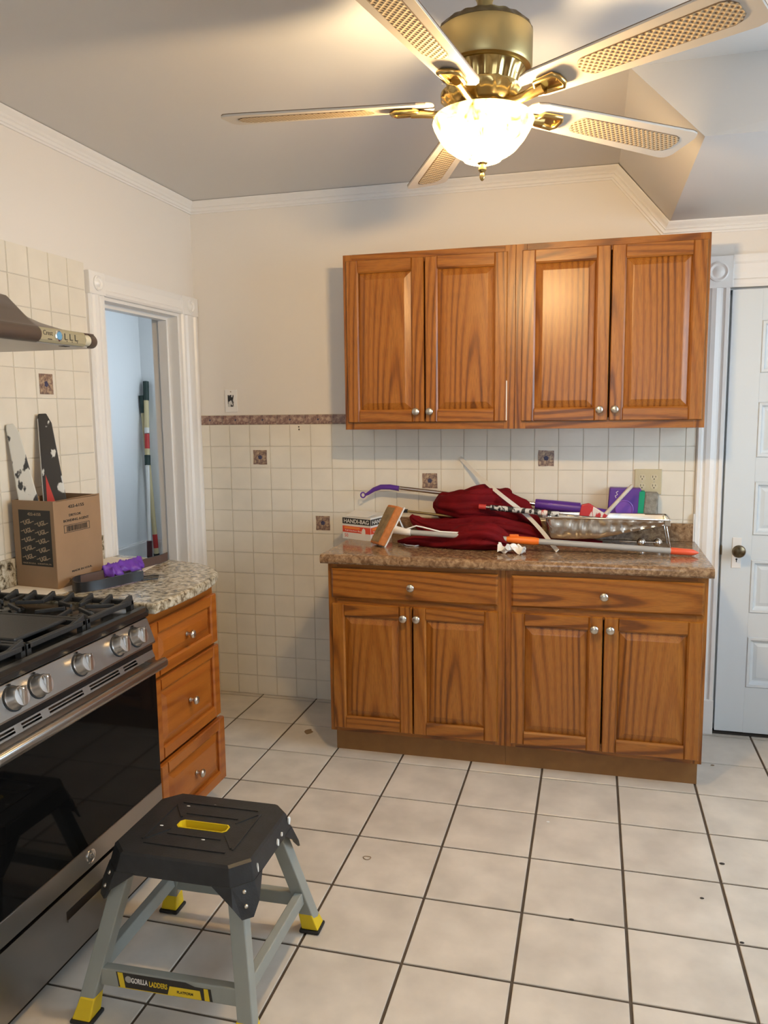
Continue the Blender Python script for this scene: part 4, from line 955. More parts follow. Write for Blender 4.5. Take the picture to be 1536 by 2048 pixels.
# stretchers: 0 front-left, 1 back-left, 2 back-right, 3 front-right
fr_ = MB().bar(leg_pt(0, .105), leg_pt(3, .105), .024, .046).build('stretcher', GREYP, ss, bevel=.003)
MB().bar(leg_pt(1, .105), leg_pt(2, .105), .024, .040).build('stretcher', GREYP, ss, bevel=.003)
MB().bar(leg_pt(0, .118), leg_pt(1, .118), .024, .040).build('stretcher', GREYP, ss, bevel=.003)
MB().bar(leg_pt(3, .118), leg_pt(2, .118), .024, .040).build('stretcher', GREYP, ss, bevel=.003)
# maker's sticker on the front stretcher
p0, p1 = leg_pt(0, .105), leg_pt(3, .105); dv = (p1-p0).normalized(); nv = dv.cross(Vector((0, 0, 1))).normalized()
mid = p0.lerp(p1, .47)+nv*.0122
MK = frame(mid, dv, (0, 0, 1)); W2 = .125
stk = MB(MK).add([(-W2+.006, -.020, 0), (W2+.004, -.020, 0), (W2, .012, 0), (.085, .012, 0), (.06, .020, 0), (-W2, .020, 0), (-W2+.006, -.020, .0006), (W2+.004, -.020, .0006), (W2, .012, .0006), (.085, .012, .0006), (.06, .020, .0006), (-W2, .020, .0006)],
   [(5, 4, 3, 2, 1, 0), (6, 7, 8, 9, 10, 11)]+[(i, (i+1) % 6, 6+(i+1) % 6, 6+i) for i in range(6)]).build('sticker', PRINT, fr_)
tag(stk, 'black and yellow maker sticker')
MB(MK).prism([(-W2+.010, -.0195), (-W2+.024, -.0195), (-W2+.018, .0195), (-W2+.004, .0195)], .0006, .0009).build('yellow_stripe', YELLOW, stk)
MB(MK).prism([(W2-.016, -.0195), (W2-.003, -.0195), (W2-.007, .0115), (W2-.018, .0115)], .0006, .0009).build('yellow_stripe', YELLOW, stk)
MB(MK).prism([(.012, -.0195), (W2-.024, -.0195), (W2-.028, .004), (.018, .004)], .0006, .0009).build('yellow_patch', YELLOW, stk)
MB(MK).prism([(-W2+.004, -.0205), (W2-.10, -.0205), (W2-.10, -.0188), (-W2+.004, -.0188)], .0006, .0009).build('yellow_line', YELLOW, stk)
def TM(x_, y_): return MK @ Matrix.Translation((x_, y_, .0009))
lettering('GORILLA', .016, TM(-.062, .003), WHITEP, stk, bold=.02, width=.044, height=.014)
lettering('LADDERS', .016, TM(-.012, .001), YELLOW, stk, bold=.02, width=.048, height=.014)
lettering('PLATFORM', .010, TM(.058, -.008), PRINT, stk, bold=.02, width=.042, height=.007)
MB(MK).lathe([(.009, .0006), (.0085, .0010)], 18, (-.092, .004, 0)).build('emblem', GREYT, stk)
# dried paint splashes
for (x_, y_, z_, r_, mm) in ((A_+.004, .118, ZT-.022, .010, 0), (A_+.006, .058, ZT-.030, .005, 0), (A_+.007, .028, ZT-.036, .009, 0), (A_+.004, -.098, ZT-.032, .010, 1), (A_-.024, .135, ZT-.02, .006, 0)):
    c_ = MS @ Vector((x_, y_, z_)); rg = random.Random(int(y_*1000)); m = MB()
    pl_ = [(c_.y+r_*(.35 if mm else .8)*rg.uniform(.6, 1.1)*math.cos(a*.7854), c_.z+r_*1.4*rg.uniform(.6, 1.1)*math.sin(a*.7854)) for a in range(8)]
    m.add([(c_.x+.0005, a, b) for a, b in pl_]+[(c_.x+.0042, a, b) for a, b in pl_], [tuple(range(8)), tuple(range(8, 16))[::-1]]+[(i, (i+1) % 8, 8+(i+1) % 8, 8+i) for i in range(8)])
    m.build('paint_splash', WHITEPAINT, top)
for (x_, y_) in ((-.11, -.02), (-.02, .11), (.03, -.06), (-.09, .09)):
    MB(MS).sphere((x_, y_, ZT), .004, 8, 6, (1.4, .6, .25)).build('paint_splash', WHITEPAINT, top)
for z_, i_ in ((.20, 3), (.14, 3), (.17, 2)):
    c_ = leg_pt(i_, z_)+Vector((.017, 0, 0)); MB().sphere(tuple(c_), .006, 8, 6, (.35, .5, 1.3)).build('paint_splash', WHITEPAINT, ss)

# ================================================================== WALL PLATES
ol = thing('outlet_plate', 'beige double-gang outlet plate with four sockets on the tile', 'outlet', (2.148, -.008, 1.15))
plt = MB().box(2.090, 2.206, -.0145, -.0082, 1.093, 1.206).build('plate', BEIGEP, ol, bevel=.003)
for xx in (2.122, 2.173):
    for zz in (1.169, 1.130):
        s_ = MB(front_y(xx, -.0145, zz)).add(*(lambda pr: ([(a, b, 0) for a, b in pr]+[(a, b, .0018) for a, b in pr], [tuple(range(12))[::-1], tuple(range(12, 24))]+[(i, (i+1) % 12, 12+(i+1) % 12, 12+i) for i in range(12)]))([(.0165*math.cos(R(30*i+15)), max(-.0135, min(.0135, .0165*math.sin(R(30*i+15))))) for i in range(12)])).build('socket', BEIGES, plt, bevel=.0004)
        MB(front_y(xx, -.0163, zz)).box(-.0072, -.0052, -.001, .0085, 0, .0004).box(.0052, .0072, .0005, .0075, 0, .0004).lathe([(.0026, 0), (.0026, .0004)], 10, (0, -.007, 0)).build('slots', DARKHOLE, s_)
    MB(front_y(xx, -.0145, 1.1495)).lathe([(.0028, 0), (.002, .001)], 10).build('screw', NICK, plt)
sw = thing('light_switch', 'white switch plate with paint-specked dark rocker above the border tiles', 'light switch', (.123, -.001, 1.538))
sp = MB().box(.090, .157, -.006, -.0003, 1.482, 1.594).build('plate', TRIM, sw, bevel=.002)
MB().box(.107, .139, -.0085, -.006, 1.509, 1.568).build('rocker', SMEARG, sp, bevel=.001)
MB(front_y(.123, -.006, 1.584)).lathe([(.003, 0), (.002, .0012)], 10).build('screw', CHIPB, sp)

# ================================================================== THINGS ON THE LAMINATE COUNTER
CZ = .885
# ---- trash bag box
b0, b1, b2 = Vector((.930, -.285, CZ)), Vector((.772, -.214, CZ)), Vector((.983, -.100, CZ))
hbx = thing('trash_bag_box', 'small white carton of kitchen bags with black and red bands on the counter', 'box', b0)
e1 = b1-b0; e2 = b2-b0; HBX = .108; zv = Vector((0, 0, 1))
c_ = MB().add([b0, b1, b1+e2, b2, b0+zv*HBX, b1+zv*(HBX-.004), b1+e2+zv*HBX, b2+zv*HBX], [(0, 1, 2, 3), (4, 7, 6, 5), (0, 4, 5, 1), (1, 5, 6, 2), (2, 6, 7, 3), (3, 7, 4, 0)]).build('carton', HBWHITE, hbx, bevel=.001)
for o_, d_, nm in ((b1, -e1, 'face'), (b0, e2, 'face')):
    Lf = d_.length; M = frame(o_, d_, (0, 0, 1)); 
    def band(u0, u1, v0, v1, mt, name, lift=.0004): return MB(M).box(u0, u1, v0, v1, .0000, lift+.0003).build(name, mt, c_)
    bb = band(.001, Lf-.001, HBX-.036, HBX-.008, PRINT, 'black_band')
    rb = band(.001, Lf-.001, .032, .062, HBRED, 'red_band')
    band(.012, Lf*.62, .049, .059, HBORA, 'orange_band', .0008)
    lettering('HANDI-BAG', .03, M @ Matrix.Translation((Lf*.5, HBX-.022, .0011)), HBWHITE, bb, bold=.015, width=Lf*.88, height=.019, thick=.0002)
    lettering('Tall Kitchen Bags', .012, M @ Matrix.Translation((Lf*.40, .040, .0011)), HBWHITE, rb, width=Lf*.62, height=.009, thick=.0002)
    lettering('50', .022, M @ Matrix.Translation((.024, .018, .0004)), HBRED, c_, width=.022, height=.016, thick=.0002)
MB(frame(b1, -e1, (0, 0, 1))).prism([(.118, .02), (.135, .022), (.142, .035), (.14, .052), (.13, .058), (.122, .05), (.118, .035)], 0, .0012).build('bag_picture', HBWHITE, c_)
MB().add([b0.lerp(b1, .1)+zv*(HBX+.001), b0.lerp(b1, .9)+zv*(HBX-.002), b0.lerp(b1, .9)+e2*.45+zv*(HBX+.016), b0.lerp(b1, .1)+e2*.45+zv*(HBX+.012),
          b0.lerp(b1, .1)+zv*(HBX+.002), b0.lerp(b1, .9)+zv*(HBX-.001), b0.lerp(b1, .9)+e2*.45+zv*(HBX+.0175), b0.lerp(b1, .1)+e2*.45+zv*(HBX+.0135)], [(0, 3, 2, 1), (4, 5, 6, 7), (0, 1, 5, 4), (1, 2, 6, 5), (2, 3, 7, 6), (3, 0, 4, 7)]).build('torn_flap', HBWHITE, c_)

# ---- sponge mop: tilted sponge head at the left, grey pole, orange grip and tip
mp_ = thing('sponge_mop', 'sponge mop with orange sponge head and long grey handle lying on the counter', 'mop', (1.05, -.42, CZ))
tipE = Vector((2.318, -.385, CZ+.014)); headE = ony(812, 1064, -.44)
dm = (tipE-headE).normalized()
pt = lambda t: headE.lerp(tipE, t)
MB().cyl(pt(.01), pt(.37), .0115, n=18).build('pole', GREYT, mp_, smooth=True)
MB().cyl(pt(.47), pt(.925), .0125, n=18).build('pole', GREYT, mp_, smooth=True)
MB().tube([pt(.355), pt(.37), pt(.40), pt(.46), pt(.475)], [.009, .014, .0165, .0165, .0135], 16).build('grip', ORANGE, mp_, smooth=True)
MB().bar(pt(.372)+zv*.016, pt(.405)+zv*.018, .012, .012).build('latch', ORANGE, mp_, bevel=.003)
MB().tube([pt(.915), pt(.92), pt(.985), pt(.998), pt(1.005)], [.0125, .0145, .013, .007, .003], 16).build('end_tip', ORANGER, mp_, smooth=True)
# head: sponge slab standing on its lower edge, leaning right; face seen obliquely
hc0 = ony(757, 1086, -.33); hT = ony(798, 1014, -.33)
lowF = onz(771, 1094, CZ+.001)                      # lower near corner on the counter
upv = (ony(809, 1017, lowF.y)-lowF); wdt = .092
sv = Vector((-.066, .075, -.002)).normalized()*.088   # across the head, away from the camera
tv = upv.cross(sv).normalized(); tv = tv if tv.x > 0 else -tv
th = .034
def slab(o, u, s_, t_): return MB().add([o, o+s_, o+s_+t_, o+t_, o+u, o+u+s_, o+u+s_+t_, o+u+t_], [(0, 3, 2, 1), (4, 5, 6, 7), (0, 1, 5, 4), (1, 2, 6, 5), (2, 3, 7, 6), (3, 0, 4, 7)])
sg = slab(lowF-tv*.004, upv, sv, -tv*th).build('sponge', SPONGEO, mp_, bevel=.006, seg=3)
slab(lowF-tv*(th+.0035)+upv*.06+sv*.08, upv*.88, sv*.84, -tv*.003).build('worn_face', SPONGED, sg, bevel=.001)
slab(lowF-tv*.004-upv*.01, upv*1.03, sv, tv*.007).build('backing_plate', WHITEP, mp_, bevel=.001)
cm = lowF+upv*.46+sv*.5+tv*.004
MB().tube([cm, cm.lerp(headE, .45), headE, headE+dm*.02], [.022, .017, .0145, .014], 14).build('socket', WHITEP, mp_, smooth=True)
MB().tube([cm+upv*.22, cm+upv*.27+tv*.02, cm+upv*.12+tv*.055, cm.lerp(headE, .8)+zv*.012], .0042, 8).build('linkage', WHITEP, mp_, smooth=True)
MB().tube([headE+zv*.008-dm*.01, headE+dm*.045+zv*.030, headE+dm*.075+zv*.026, headE+dm*.15+zv*.012, headE+dm*.25+zv*.0135], .0032, 8).build('squeeze_lever', WHITEP, mp_, smooth=True)
# ---- white string by the mop head
pts = [onz(*q, CZ+.004) for q in ((808, 1085), (822, 1088), (838, 1089), (845, 1086), (836, 1082), (820, 1080), (806, 1079), (800, 1083), (812, 1090), (830, 1092), (842, 1090))]
tag(MB().tube(pts, .0028, 6).build('white_cord', WHITEP), 'loose loop of thin white cord below the mop head', 'cord')

# ---- purple mop leaning along the wall
pm = thing('purple_mop', 'purple-handled mop with chrome pole and purple head by the outlet', 'mop', (1.9, -.1, CZ))
YA, YB_ = -.074, -.062
pa, pb, pc = ony(800, 976, YA), ony(1072, 1008, -.066), ony(1160, 1017, YB_)
hk = [ony(q[0], q[1], YA) for q in ((798, 977), (780, 974), (762, 974), (748, 979), (736, 987), (730, 990))]
hdl = MB().tube(hk, [.0125, .0130, .0125, .0105, .008, .006], 14).build('handle', PURPLE, pm, smooth=True)
lc = ony(726, 990, YA); MB().tube([lc+Vector((.0115*math.cos(a*.3927), 0, .0125*math.sin(a*.3927))) for a in range(16)], .0035, 8, closed=True).build('hanging_loop', PURPLE, hdl, smooth=True)
MB().cyl(pa, pb, .0098, n=18).build('pole', CHROME, pm, smooth=True)
sl_ = MB().tube([pb-(pc-pb)*.02, pb, pb.lerp(pc, .5), pc], [.022, .024, .026, .0265], 18).build('sleeve', PURPLE, pm, smooth=True)
MB().sphere(tuple(pb.lerp(pc, .32)+Vector((0, -.0205, .004))), .012, 14, 8, (1.7, .35, .8)).build('thumb_pad', PURPLEL, sl_, smooth=True)
pd = ony(1235, 1030, YB_-.004)
MB().tube([pc, pc.lerp(pd, .3), pd], [.020, .017, .017], 14).build('neck', PURPLE, pm, smooth=True)
# head: box standing on edge, purple shell then green pad then grey sponge
h0 = ony(1213, 1040, -.080); h0.z = .967
HU = Vector((.010, .003, .160)); HT_ = Vector((.135, -.002, -.002)); HS = Vector((0, .058, 0))
hsh = slab(h0, HU, HT_, HS).build('head_shell', PURPLE, pm, bevel=.006, seg=3)
slab(h0+HT_*.93+HU*.02, HU*.90, HT_*.20, HS).build('scrub_pad', GREEN, pm, bevel=.002)
slab(h0+HT_*1.13+HU*.03, HU*.86, HT_*.42, HS).build('sponge', SPONGEG, pm, bevel=.006)
MB(frame(h0+HU*.42+HT_*.52+Vector((0, -.001, 0)), (1, 0, 0), (0, 0, 1))).lathe([(.040, -.002), (.040, .004), (.036, .006), (.034, .003), (.001, .003)], 28).build('pivot_ring', PURPLEL, hsh, smooth=True)
MB(frame(h0+HU*.82+HT_*.24+Vector((0, -.001, 0)), (.25, 0, 1), (-1, 0, .25))).tube([(-.016, -.002, 0), (-.008, .004, 0), (0, -.004, 0), (.008, .004, 0), (.016, -.003, 0)], .0016, 6).build('printed_mark', WHITEP, hsh)

# ---- heap of dark red fabric
def smooth_path(p, n=5):
    out = []
    for i in range(len(p)-1):
        a, b, c, d = p[max(i-1, 0)], p[i], p[i+1], p[min(i+2, len(p)-1)]
        for k in range(n):
            t = k/n; out.append(.5*((2*b)+(c-a)*t+(2*a-5*b+4*c-d)*t*t+(3*b-a-3*c+d)*t**3))
    return out+[p[-1]]
def bundle(path, rads, pleats, seed, squash=.9, depth=1.0):
    """gathered cloth: a tapering body whose skin is pleated along its length"""
    rg = random.Random(seed); pth_ = smooth_path([Vector(p) for p in path], 8); n = len(pth_); K = 56; vs = []; fs = []
    rr = []
    for i in range(n):
        t = i/(n-1)*(len(rads)-1); k = min(int(t), len(rads)-2); u = t-k; u = u*u*(3-2*u); rr.append(rads[k]*(1-u)+rads[k+1]*u)
    ph = [rg.uniform(0, 6.28) for _ in range(4)]
    for i, p in enumerate(pth_):
        t = (pth_[min(i+1, n-1)]-pth_[max(i-1, 0)]).normalized(); s1_ = t.cross(Vector((0, 0, 1))).normalized(); u_ = s1_.cross(t)
        f = i/(n-1)
        for k in range(K):
            a = 2*math.pi*k/K+f*1.1
            q = noise.noise(Vector((math.cos(a)*1.3+seed, math.sin(a)*1.3, f*2.2)))
            pl = abs(math.sin(pleats*a*.5+ph[0]+2.2*f+1.5*q))**.7-.6
            r = rr[i]*(1+.30*pl+.28*q+.20*noise.noise(Vector((math.cos(a)*3+seed, math.sin(a)*3, f*7))))
            v = p+s1_*(r*depth*math.cos(a))+u_*(r*squash*math.sin(a))
            v.z = max(v.z, CZ+.0006+.0004*math.sin(k)); vs.append(v)
    for i in range(n-1):
        for k in range(K): k2 = (k+1) % K; fs.append((i*K+k, i*K+k2, (i+1)*K+k2, (i+1)*K+k))
    fs += [tuple(range(K))[::-1], tuple(range((n-1)*K, n*K))]
    return MB().add(vs, fs)
fab = thing('red_fabric', 'crumpled heap of dark red fabric on the laminate counter', 'fabric', (1.4, -.3, CZ))
def Y(*l): return [ony(a, b, c) for a, b, c in l]
bundle(Y((866, 1010, -.15), (885, 1011, -.15), (925, 1015, -.188), (958, 1014, -.186), (1005, 1016, -.125), (1040, 1027, -.125), (1066, 1043, -.13), (1082, 1056, -.135)), [.012, .058, .076, .072, .076, .064, .036, .010], 7, 1, .9, .60).build('cloth', RED, fab, smooth=True, angle=80)
bundle(Y((905, 1003, -.11), (935, 992, -.098), (965, 986, -.094), (995, 990, -.096), (1014, 986, -.10), (1024, 996, -.10)), [.010, .030, .036, .032, .024, .004], 5, 2, .9, .8).build('fold', RED, fab, smooth=True, angle=80)
bundle(Y((796, 1083, -.33), (835, 1082, -.35), (880, 1085, -.37), (930, 1080, -.385), (970, 1075, -.39), (1002, 1082, -.39), (1028, 1091, -.40)), [.006, .022, .034, .056, .060, .045, .010], 6, 3, .95).build('fold', RED, fab, smooth=True, angle=80)
bundle(Y((822, 1032, -.17), (836, 1044, -.18), (870, 1058, -.19), (920, 1060, -.20), (980, 1058, -.20), (1040, 1064, -.19), (1080, 1072, -.18)), [.012, .028, .048, .060, .062, .052, .022], 8, 4, .9, .85).build('fold', RED, fab, smooth=True, angle=80)
bundle(Y((1070, 1074, -.19), (1110, 1082, -.19), (1160, 1084, -.19), (1205, 1085, -.19)), [.014, .019, .019, .006], 5, 5, .9, 2.2).build('fold', RED, fab, smooth=True, angle=80)
# thin metal rod poking out of the heap to the left
ra_, rb_ = ony(812, 1022, -.16), ony(880, 1031, -.185)
MB().cyl(ra_, rb_+Vector((.06, 0, -.004)), .0058, n=12).build('rod', BRASSB, fab, smooth=True)
MB().cyl(ra_-Vector((.012, 0, 0)), ra_+Vector((.008, 0, 0)), .0085, n=12).build('rod_cap', RUBBER, fab, smooth=True)

# ---- long white plastic strip leaning from counter edge to wall
sp_ = Y((918, 918, -.0105), (945, 946, -.068), (975, 972, -.140), (1005, 997, -.198), (1035, 1020, -.213), (1060, 1042, -.236), (1085, 1070, -.305), (1100, 1090, -.358))+[Vector((1.766, -.407, CZ+.0012))]
sp_ = smooth_path(sp_, 4)
ps_ = MB().ribbon([p for p in sp_], .017, .0028, ups=[(.66, -.05, .55)]*len(sp_))
tag(ps_.build('plastic_strip', WHITEP, smooth=True, angle=40), 'long thin white plastic strip leaning across the red fabric', 'strip')

# ---- paint-splattered roller handle
rh_ = thing('roller_handle', 'paint-splattered black roller handle with red end lying over the red fabric', 'roller handle', ony(1040, 1022, -.30))
r0, r1, r2, r3 = ony(958, 1013, -.246), ony(972, 1014.2, -.246), ony(980, 1015, -.246), ony(1083, 1025, -.250)
MB().cyl(r0, r1, .0118, n=16).build('end_cap', REDL, rh_, smooth=True)
MB().cyl(r1, r2, .0075, n=14).build('ferrule', CHROME, rh_, smooth=True)
MB().tube([r2-(r3-r2)*.004, r2.lerp(r3, .03), r2.lerp(r3, .5), r3], [.010, .0125, .0125, .0115], 16).build('grip', SMEARG, rh_, smooth=True)
r4 = ony(1095, 1026.2, -.2505); MB().tube([r3, r3.lerp(r4, .5), r4], [.0115, .0145, .0115], 14).build('collar', SMEARR, rh_, smooth=True)
r5, r6 = ony(1118, 1028.4, -.251), ony(1240, 1040, -.205)
MB().cyl(r4, r5, .0118, n=14).build('grip_end', SMEARG, rh_, smooth=True)
MB().cyl(r5, r6, .0042, n=10).build('rod', CHROME, rh_, smooth=True)

# ---- aluminium paint tray: deep well at the left, ramp rising to the right
tr_ = thing('paint_tray', 'shiny aluminium paint tray propped on wire legs', 'paint tray', (1.95, -.2, CZ))
TX0, TX1, TY0, TY1, TZ = 1.712, 2.212, -.275, -.105, 1.014
N_ = 60; vs = []; fs = []; sec = []
rg = random.Random(3)
for i in range(N_+1):
    t = i/N_; x = TX0+(TX1-TX0)*t
    if t < .05: zb = TZ-.085*min(1, (t/.05)**.5*1.0)
    elif t < .42: zb = TZ-.092-.004*math.sin(t*9)
    else: zb = TZ-.092+(t-.42)/.58*.068
    ins = .010 if t > .05 else .010+.03*(1-t/.05)**2
    wob = .0042*math.sin(t*58+1.2*math.sin(t*21))*(1 if .12 < t < .85 else .2)
    wob2 = .003*math.sin(t*41)
    dep = TZ-zb
    row = [(x, TY0-.008, TZ-.004), (x, TY0-.009, TZ+.001), (x, TY0-.001, TZ+.001)]
    for q in (.12, .3, .5, .7, .88): row.append((x, TY0+ins*q+wob*math.sin(math.pi*q)+wob2*math.sin(9*q+t*34)*1.6, TZ-dep*q))
    row += [(x, TY0+ins+.010, zb), (x, (TY0+TY1)/2, zb-.001), (x, TY1-ins-.010, zb)]
    for q in (.88, .7, .5, .3, .12): row.append((x, TY1-ins*q, TZ-dep*q))
    row += [(x, TY1+.001, TZ+.001), (x, TY1+.009, TZ+.001), (x, TY1+.008, TZ-.004)]
    sec.append(row)
k = len(sec[0]); vs = [p for r_ in sec for p in r_]
for i in range(N_):
    for j in range(k-1): fs.append((i*k+j, i*k+j+1, (i+1)*k+j+1, (i+1)*k+j))
pan = MB().add(vs, fs).build('pan', ALU, tr_, smooth=True, angle=70)
so = pan.modifiers.new('sheet', 'SOLIDIFY'); so.thickness = .0014; so.offset = 0
# end walls and rolled rim
MB().box(TX1-.0015, TX1+.001, TY0, TY1, TZ-.026, TZ+.001).build('end_wall', ALU, tr_, bevel=.0005)
MB().tube([(TX0-.004, TY0-.006, TZ), (TX1+.006, TY0-.006, TZ), (TX1+.012, TY0+.01, TZ), (TX1+.012, TY1-.01, TZ), (TX1+.006, TY1+.006, TZ), (TX0-.004, TY1+.006, TZ), (TX0-.010, TY1-.01, TZ), (TX0-.010, TY0+.01, TZ)], .0042, 8, closed=True).build('rolled_rim', ALU, tr_, smooth=True, angle=80)
MB().box(TX1-.012, TX1+.012, TY0-.010, TY0+.004, TZ-.026, TZ+.002).build('corner_clip', CHROME, tr_, bevel=.002)
lw = MB().tube([(TX1-.004, TY0+.004, TZ-.020), (TX1+.016, TY0-.004, CZ+.004), (TX1+.018, TY0+.04, CZ+.003), (TX1+.018, TY1-.04, CZ+.003), (TX1+.016, TY1, CZ+.004), (TX1-.004, TY1-.004, TZ-.020)], .0028, 8)
lw.build('wire_leg', CHROME, tr_, smooth=True, angle=80)
b1_, b2_ = Vector((2.115, -.19, CZ+.019)), Vector((2.183, -.19, CZ+.019))
bw = MB().cyl(b1_-Vector((.09, 0, 0)), b2_, .0026, n=8).build('cross_wire', CHROME, tr_, smooth=True)
for b_ in (b1_, b2_): MB().sphere(tuple(b_), .0185, 20, 14).build('ball_foot', CHROME, bw, smooth=True)
# ---- paintbrush in the tray
pbx = thing('paintbrush', 'red paint-caked brush with pale wooden stick standing in the tray', 'paintbrush', (1.95, -.17, 1.0))
q0, q1, q2, q3 = ony(1157, 1037, -.20), ony(1163, 1010, -.20), ony(1178, 1007, -.20), ony(1216, 1032, -.20)
q4 = ony(1196, 1045, -.20); o_ = Vector((0, .030, 0))
MB().add([q0, q1, q2, q3, q4]+[q+o_ for q in (q0, q1, q2, q3, q4)], [(0, 1, 2, 3, 4), (9, 8, 7, 6, 5)]+[(i, 5+i, 5+(i+1) % 5, (i+1) % 5) for i in range(5)]).build('bristle_head', SMEARR, pbx, bevel=.004, seg=2)
k0, k1 = ony(1208, 1032, -.185), ony(1265, 970, -.165)
MB().tube([k0, k0.lerp(k1, .5), k0.lerp(k1, .93), k1], [.0095, .0085, .0085, .006], 12).build('stick_handle', WOODP, pbx, smooth=True)
# ---- crumpled tissue
def tissue():
    rg = random.Random(11); m = MB(); nx, ny = 14, 8; vs = []; c0 = Vector((1.588, -.466, CZ))
    for j in range(ny+1):
        for i in range(nx+1):
            u = i/nx-.5; v = j/ny-.5
            z = .020+.020*math.sin(9*u+3*v+1)*math.cos(5*v)+.016*noise.noise(Vector((u*5, v*6, 2)))+(.012 if abs(u) > .38 else 0)
            vs.append(c0+Vector((u*.115, v*.046+.008*math.sin(11*u), max(.001, z*(1.15-.7*(abs(u)*1.4)**2)))))
    W = nx+1
    m.add(vs, [(j*W+i, j*W+i+1, (j+1)*W+i+1, (j+1)*W+i) for j in range(ny) for i in range(nx)])
    return m
ti = tissue().build('tissue', TISSUE); so = ti.modifiers.new('sheet', 'SOLIDIFY'); so.thickness = .002; so.offset = 1
tag(ti, 'crumpled white tissue at the front edge of the brown counter', 'tissue')

# ================================================================== THINGS ON THE GRANITE COUNTER
GZ = .8872
tag(MB().prism([(-.035, -1.552), (.125, -1.545), (.20, -1.50), (.23, -1.30), (.27, -1.12), (.24, -.95), (.16, -.90), (-.035, -.87)], GZ, GZ+.0012).build('paper_sheet', PAPER), 'sheet of white paper spread under the cardboard box', 'paper')
PZ = GZ+.0013
# ---- cardboard box
k0_, k1_, k2_ = Vector((.148, -1.452, PZ)), Vector((-.036, -1.428, PZ)), Vector((.158, -1.205, PZ))
cb = thing('cardboard_box', 'open brown cardboard carton with black printed panel on granite counter', 'box', k0_)
f1, f2 = k1_-k0_, k2_-k0_; BH = .302
def wallq(a, d, nm, h0=BH, h1=BH):
    n_ = Vector((0, 0, 1)).cross(d).normalized()*.004
    cen = k0_+(f1+f2)*.5
    if (a+d*.5+n_-cen).length > (a+d*.5-cen).length: n_ = -n_
    return MB().add([a, a+d, a+d+n_, a+n_, a+zv*h0, a+d+zv*h1, a+d+n_+zv*h1, a+n_+zv*h0], [(0, 3, 2, 1), (4, 5, 6, 7), (0, 1, 5, 4), (1, 2, 6, 5), (2, 3, 7, 6), (3, 0, 4, 7)]).build(nm, CARD, cb)
wA = wallq(k0_, f1, 'side'); wB = wallq(k0_, f2, 'side', BH, BH+.003); wallq(k1_, f2, 'side'); wallq(k2_, f1, 'side')
MB().add([k0_+(f1+f2)*.03, k0_+f1*.97+f2*.03, k0_+(f1+f2)*.97, k0_+f1*.03+f2*.97]+[p+zv*.004 for p in (k0_+(f1+f2)*.03, k0_+f1*.97+f2*.03, k0_+(f1+f2)*.97, k0_+f1*.03+f2*.97)], [(0, 3, 2, 1), (4, 5, 6, 7), (0, 1, 5, 4), (1, 2, 6, 5), (2, 3, 7, 6), (3, 0, 4, 7)]).build('bottom', CARD, cb)
# folded-in flap and packing tape on the far edge
fa = k0_+f2*.06+zv*(BH-.003); MB().add([fa, fa+f2*.9, fa+f2*.9+f1*.28-zv*.02, fa+f1*.28-zv*.02]+[p+zv*.003 for p in (fa, fa+f2*.9, fa+f2*.9+f1*.28-zv*.02, fa+f1*.28-zv*.02)], [(0, 3, 2, 1), (4, 5, 6, 7), (0, 1, 5, 4), (1, 2, 6, 5), (2, 3, 7, 6), (3, 0, 4, 7)]).build('flap', CARD, cb)
La, Lb = f1.length, f2.length
MA = frame(k1_, -f1, (0, 0, 1)); MBx = frame(k0_, f2, (0, 0, 1))
def pA(u, v, z=.0006): return MA @ Matrix.Translation((u, v, z))
bp_ = MB(MA).box(.028, La-.016, .076, .270, -.0001, .0005).build('black_panel', PRINT, wA)
pw = La-.044; pcx = .028+pw/2
lettering('422-6155', .014, pA(pcx, .256), PRINTC, bp_, bold=.02, width=pw*.42, height=.010, thick=.0003)
for r_ in range(5):
    for c__ in range(2):
        u = .028+pw*(.27 if c__ == 0 else .72); v = .229-.0305*r_-(.004 if c__ else 0)
        M = pA(u, v) @ Matrix.Rotation(R(14), 4, 'Z')
        lettering('UGL', .022, M, PRINTC, bp_, bold=.03, width=pw*.25, height=.0165, thick=.0003)
        MB(M @ Matrix.Translation((-pw*.165, .004, 0))).box(-pw*.06, pw*.045, -.0012, .0012, -.0002, .0003).build('logo_tail', PRINTC, bp_)
        MB(M @ Matrix.Translation((pw*.155, -.0045, 0))).box(-pw*.03, pw*.05, -.0012, .0012, -.0002, .0003).build('logo_tail', PRINTC, bp_)
lettering('MADE IN U.S.A.   SCRANTON, PA', .007, pA(pcx, .084), PRINTC, bp_, width=pw*.9, height=.006, thick=.0003)
def pB(u, v): return MBx @ Matrix.Translation((u, v, .0004))
lettering('422-6155', .015, pB(Lb*.47, .276), PRINT, wB, bold=.02, width=Lb*.34, height=.011, thick=.0003)
lettering('DRYLOK', .013, pB(Lb*.44, .246), PRINT, wB, bold=.02, width=Lb*.26, height=.009, thick=.0003)
lettering('BONDING AGENT', .013, pB(Lb*.46, .228), PRINT, wB, bold=.02, width=Lb*.54, height=.009, thick=.0003)
bc = MB(MBx)
x0_, x1_, z0_, z1_ = Lb*.19, Lb*.74, .186, .213
for a, b, c, d in ((x0_, x1_, z1_-.0018, z1_), (x0_, x1_, z0_, z0_+.0018), (x0_, x0_+.0018, z0_, z1_), (x1_-.0018, x1_, z0_, z1_)): bc.box(a, b, c, d, 0, .0005)
xx = x0_+.014; rg = random.Random(5)
while xx < x1_-.014: w_ = rg.choice((.0008, .0014, .002)); bc.box(xx, xx+w_, z0_+.004, z1_-.004, 0, .0005); xx += w_+rg.choice((.001, .0018))
bc.build('barcode', PRINT, wB)
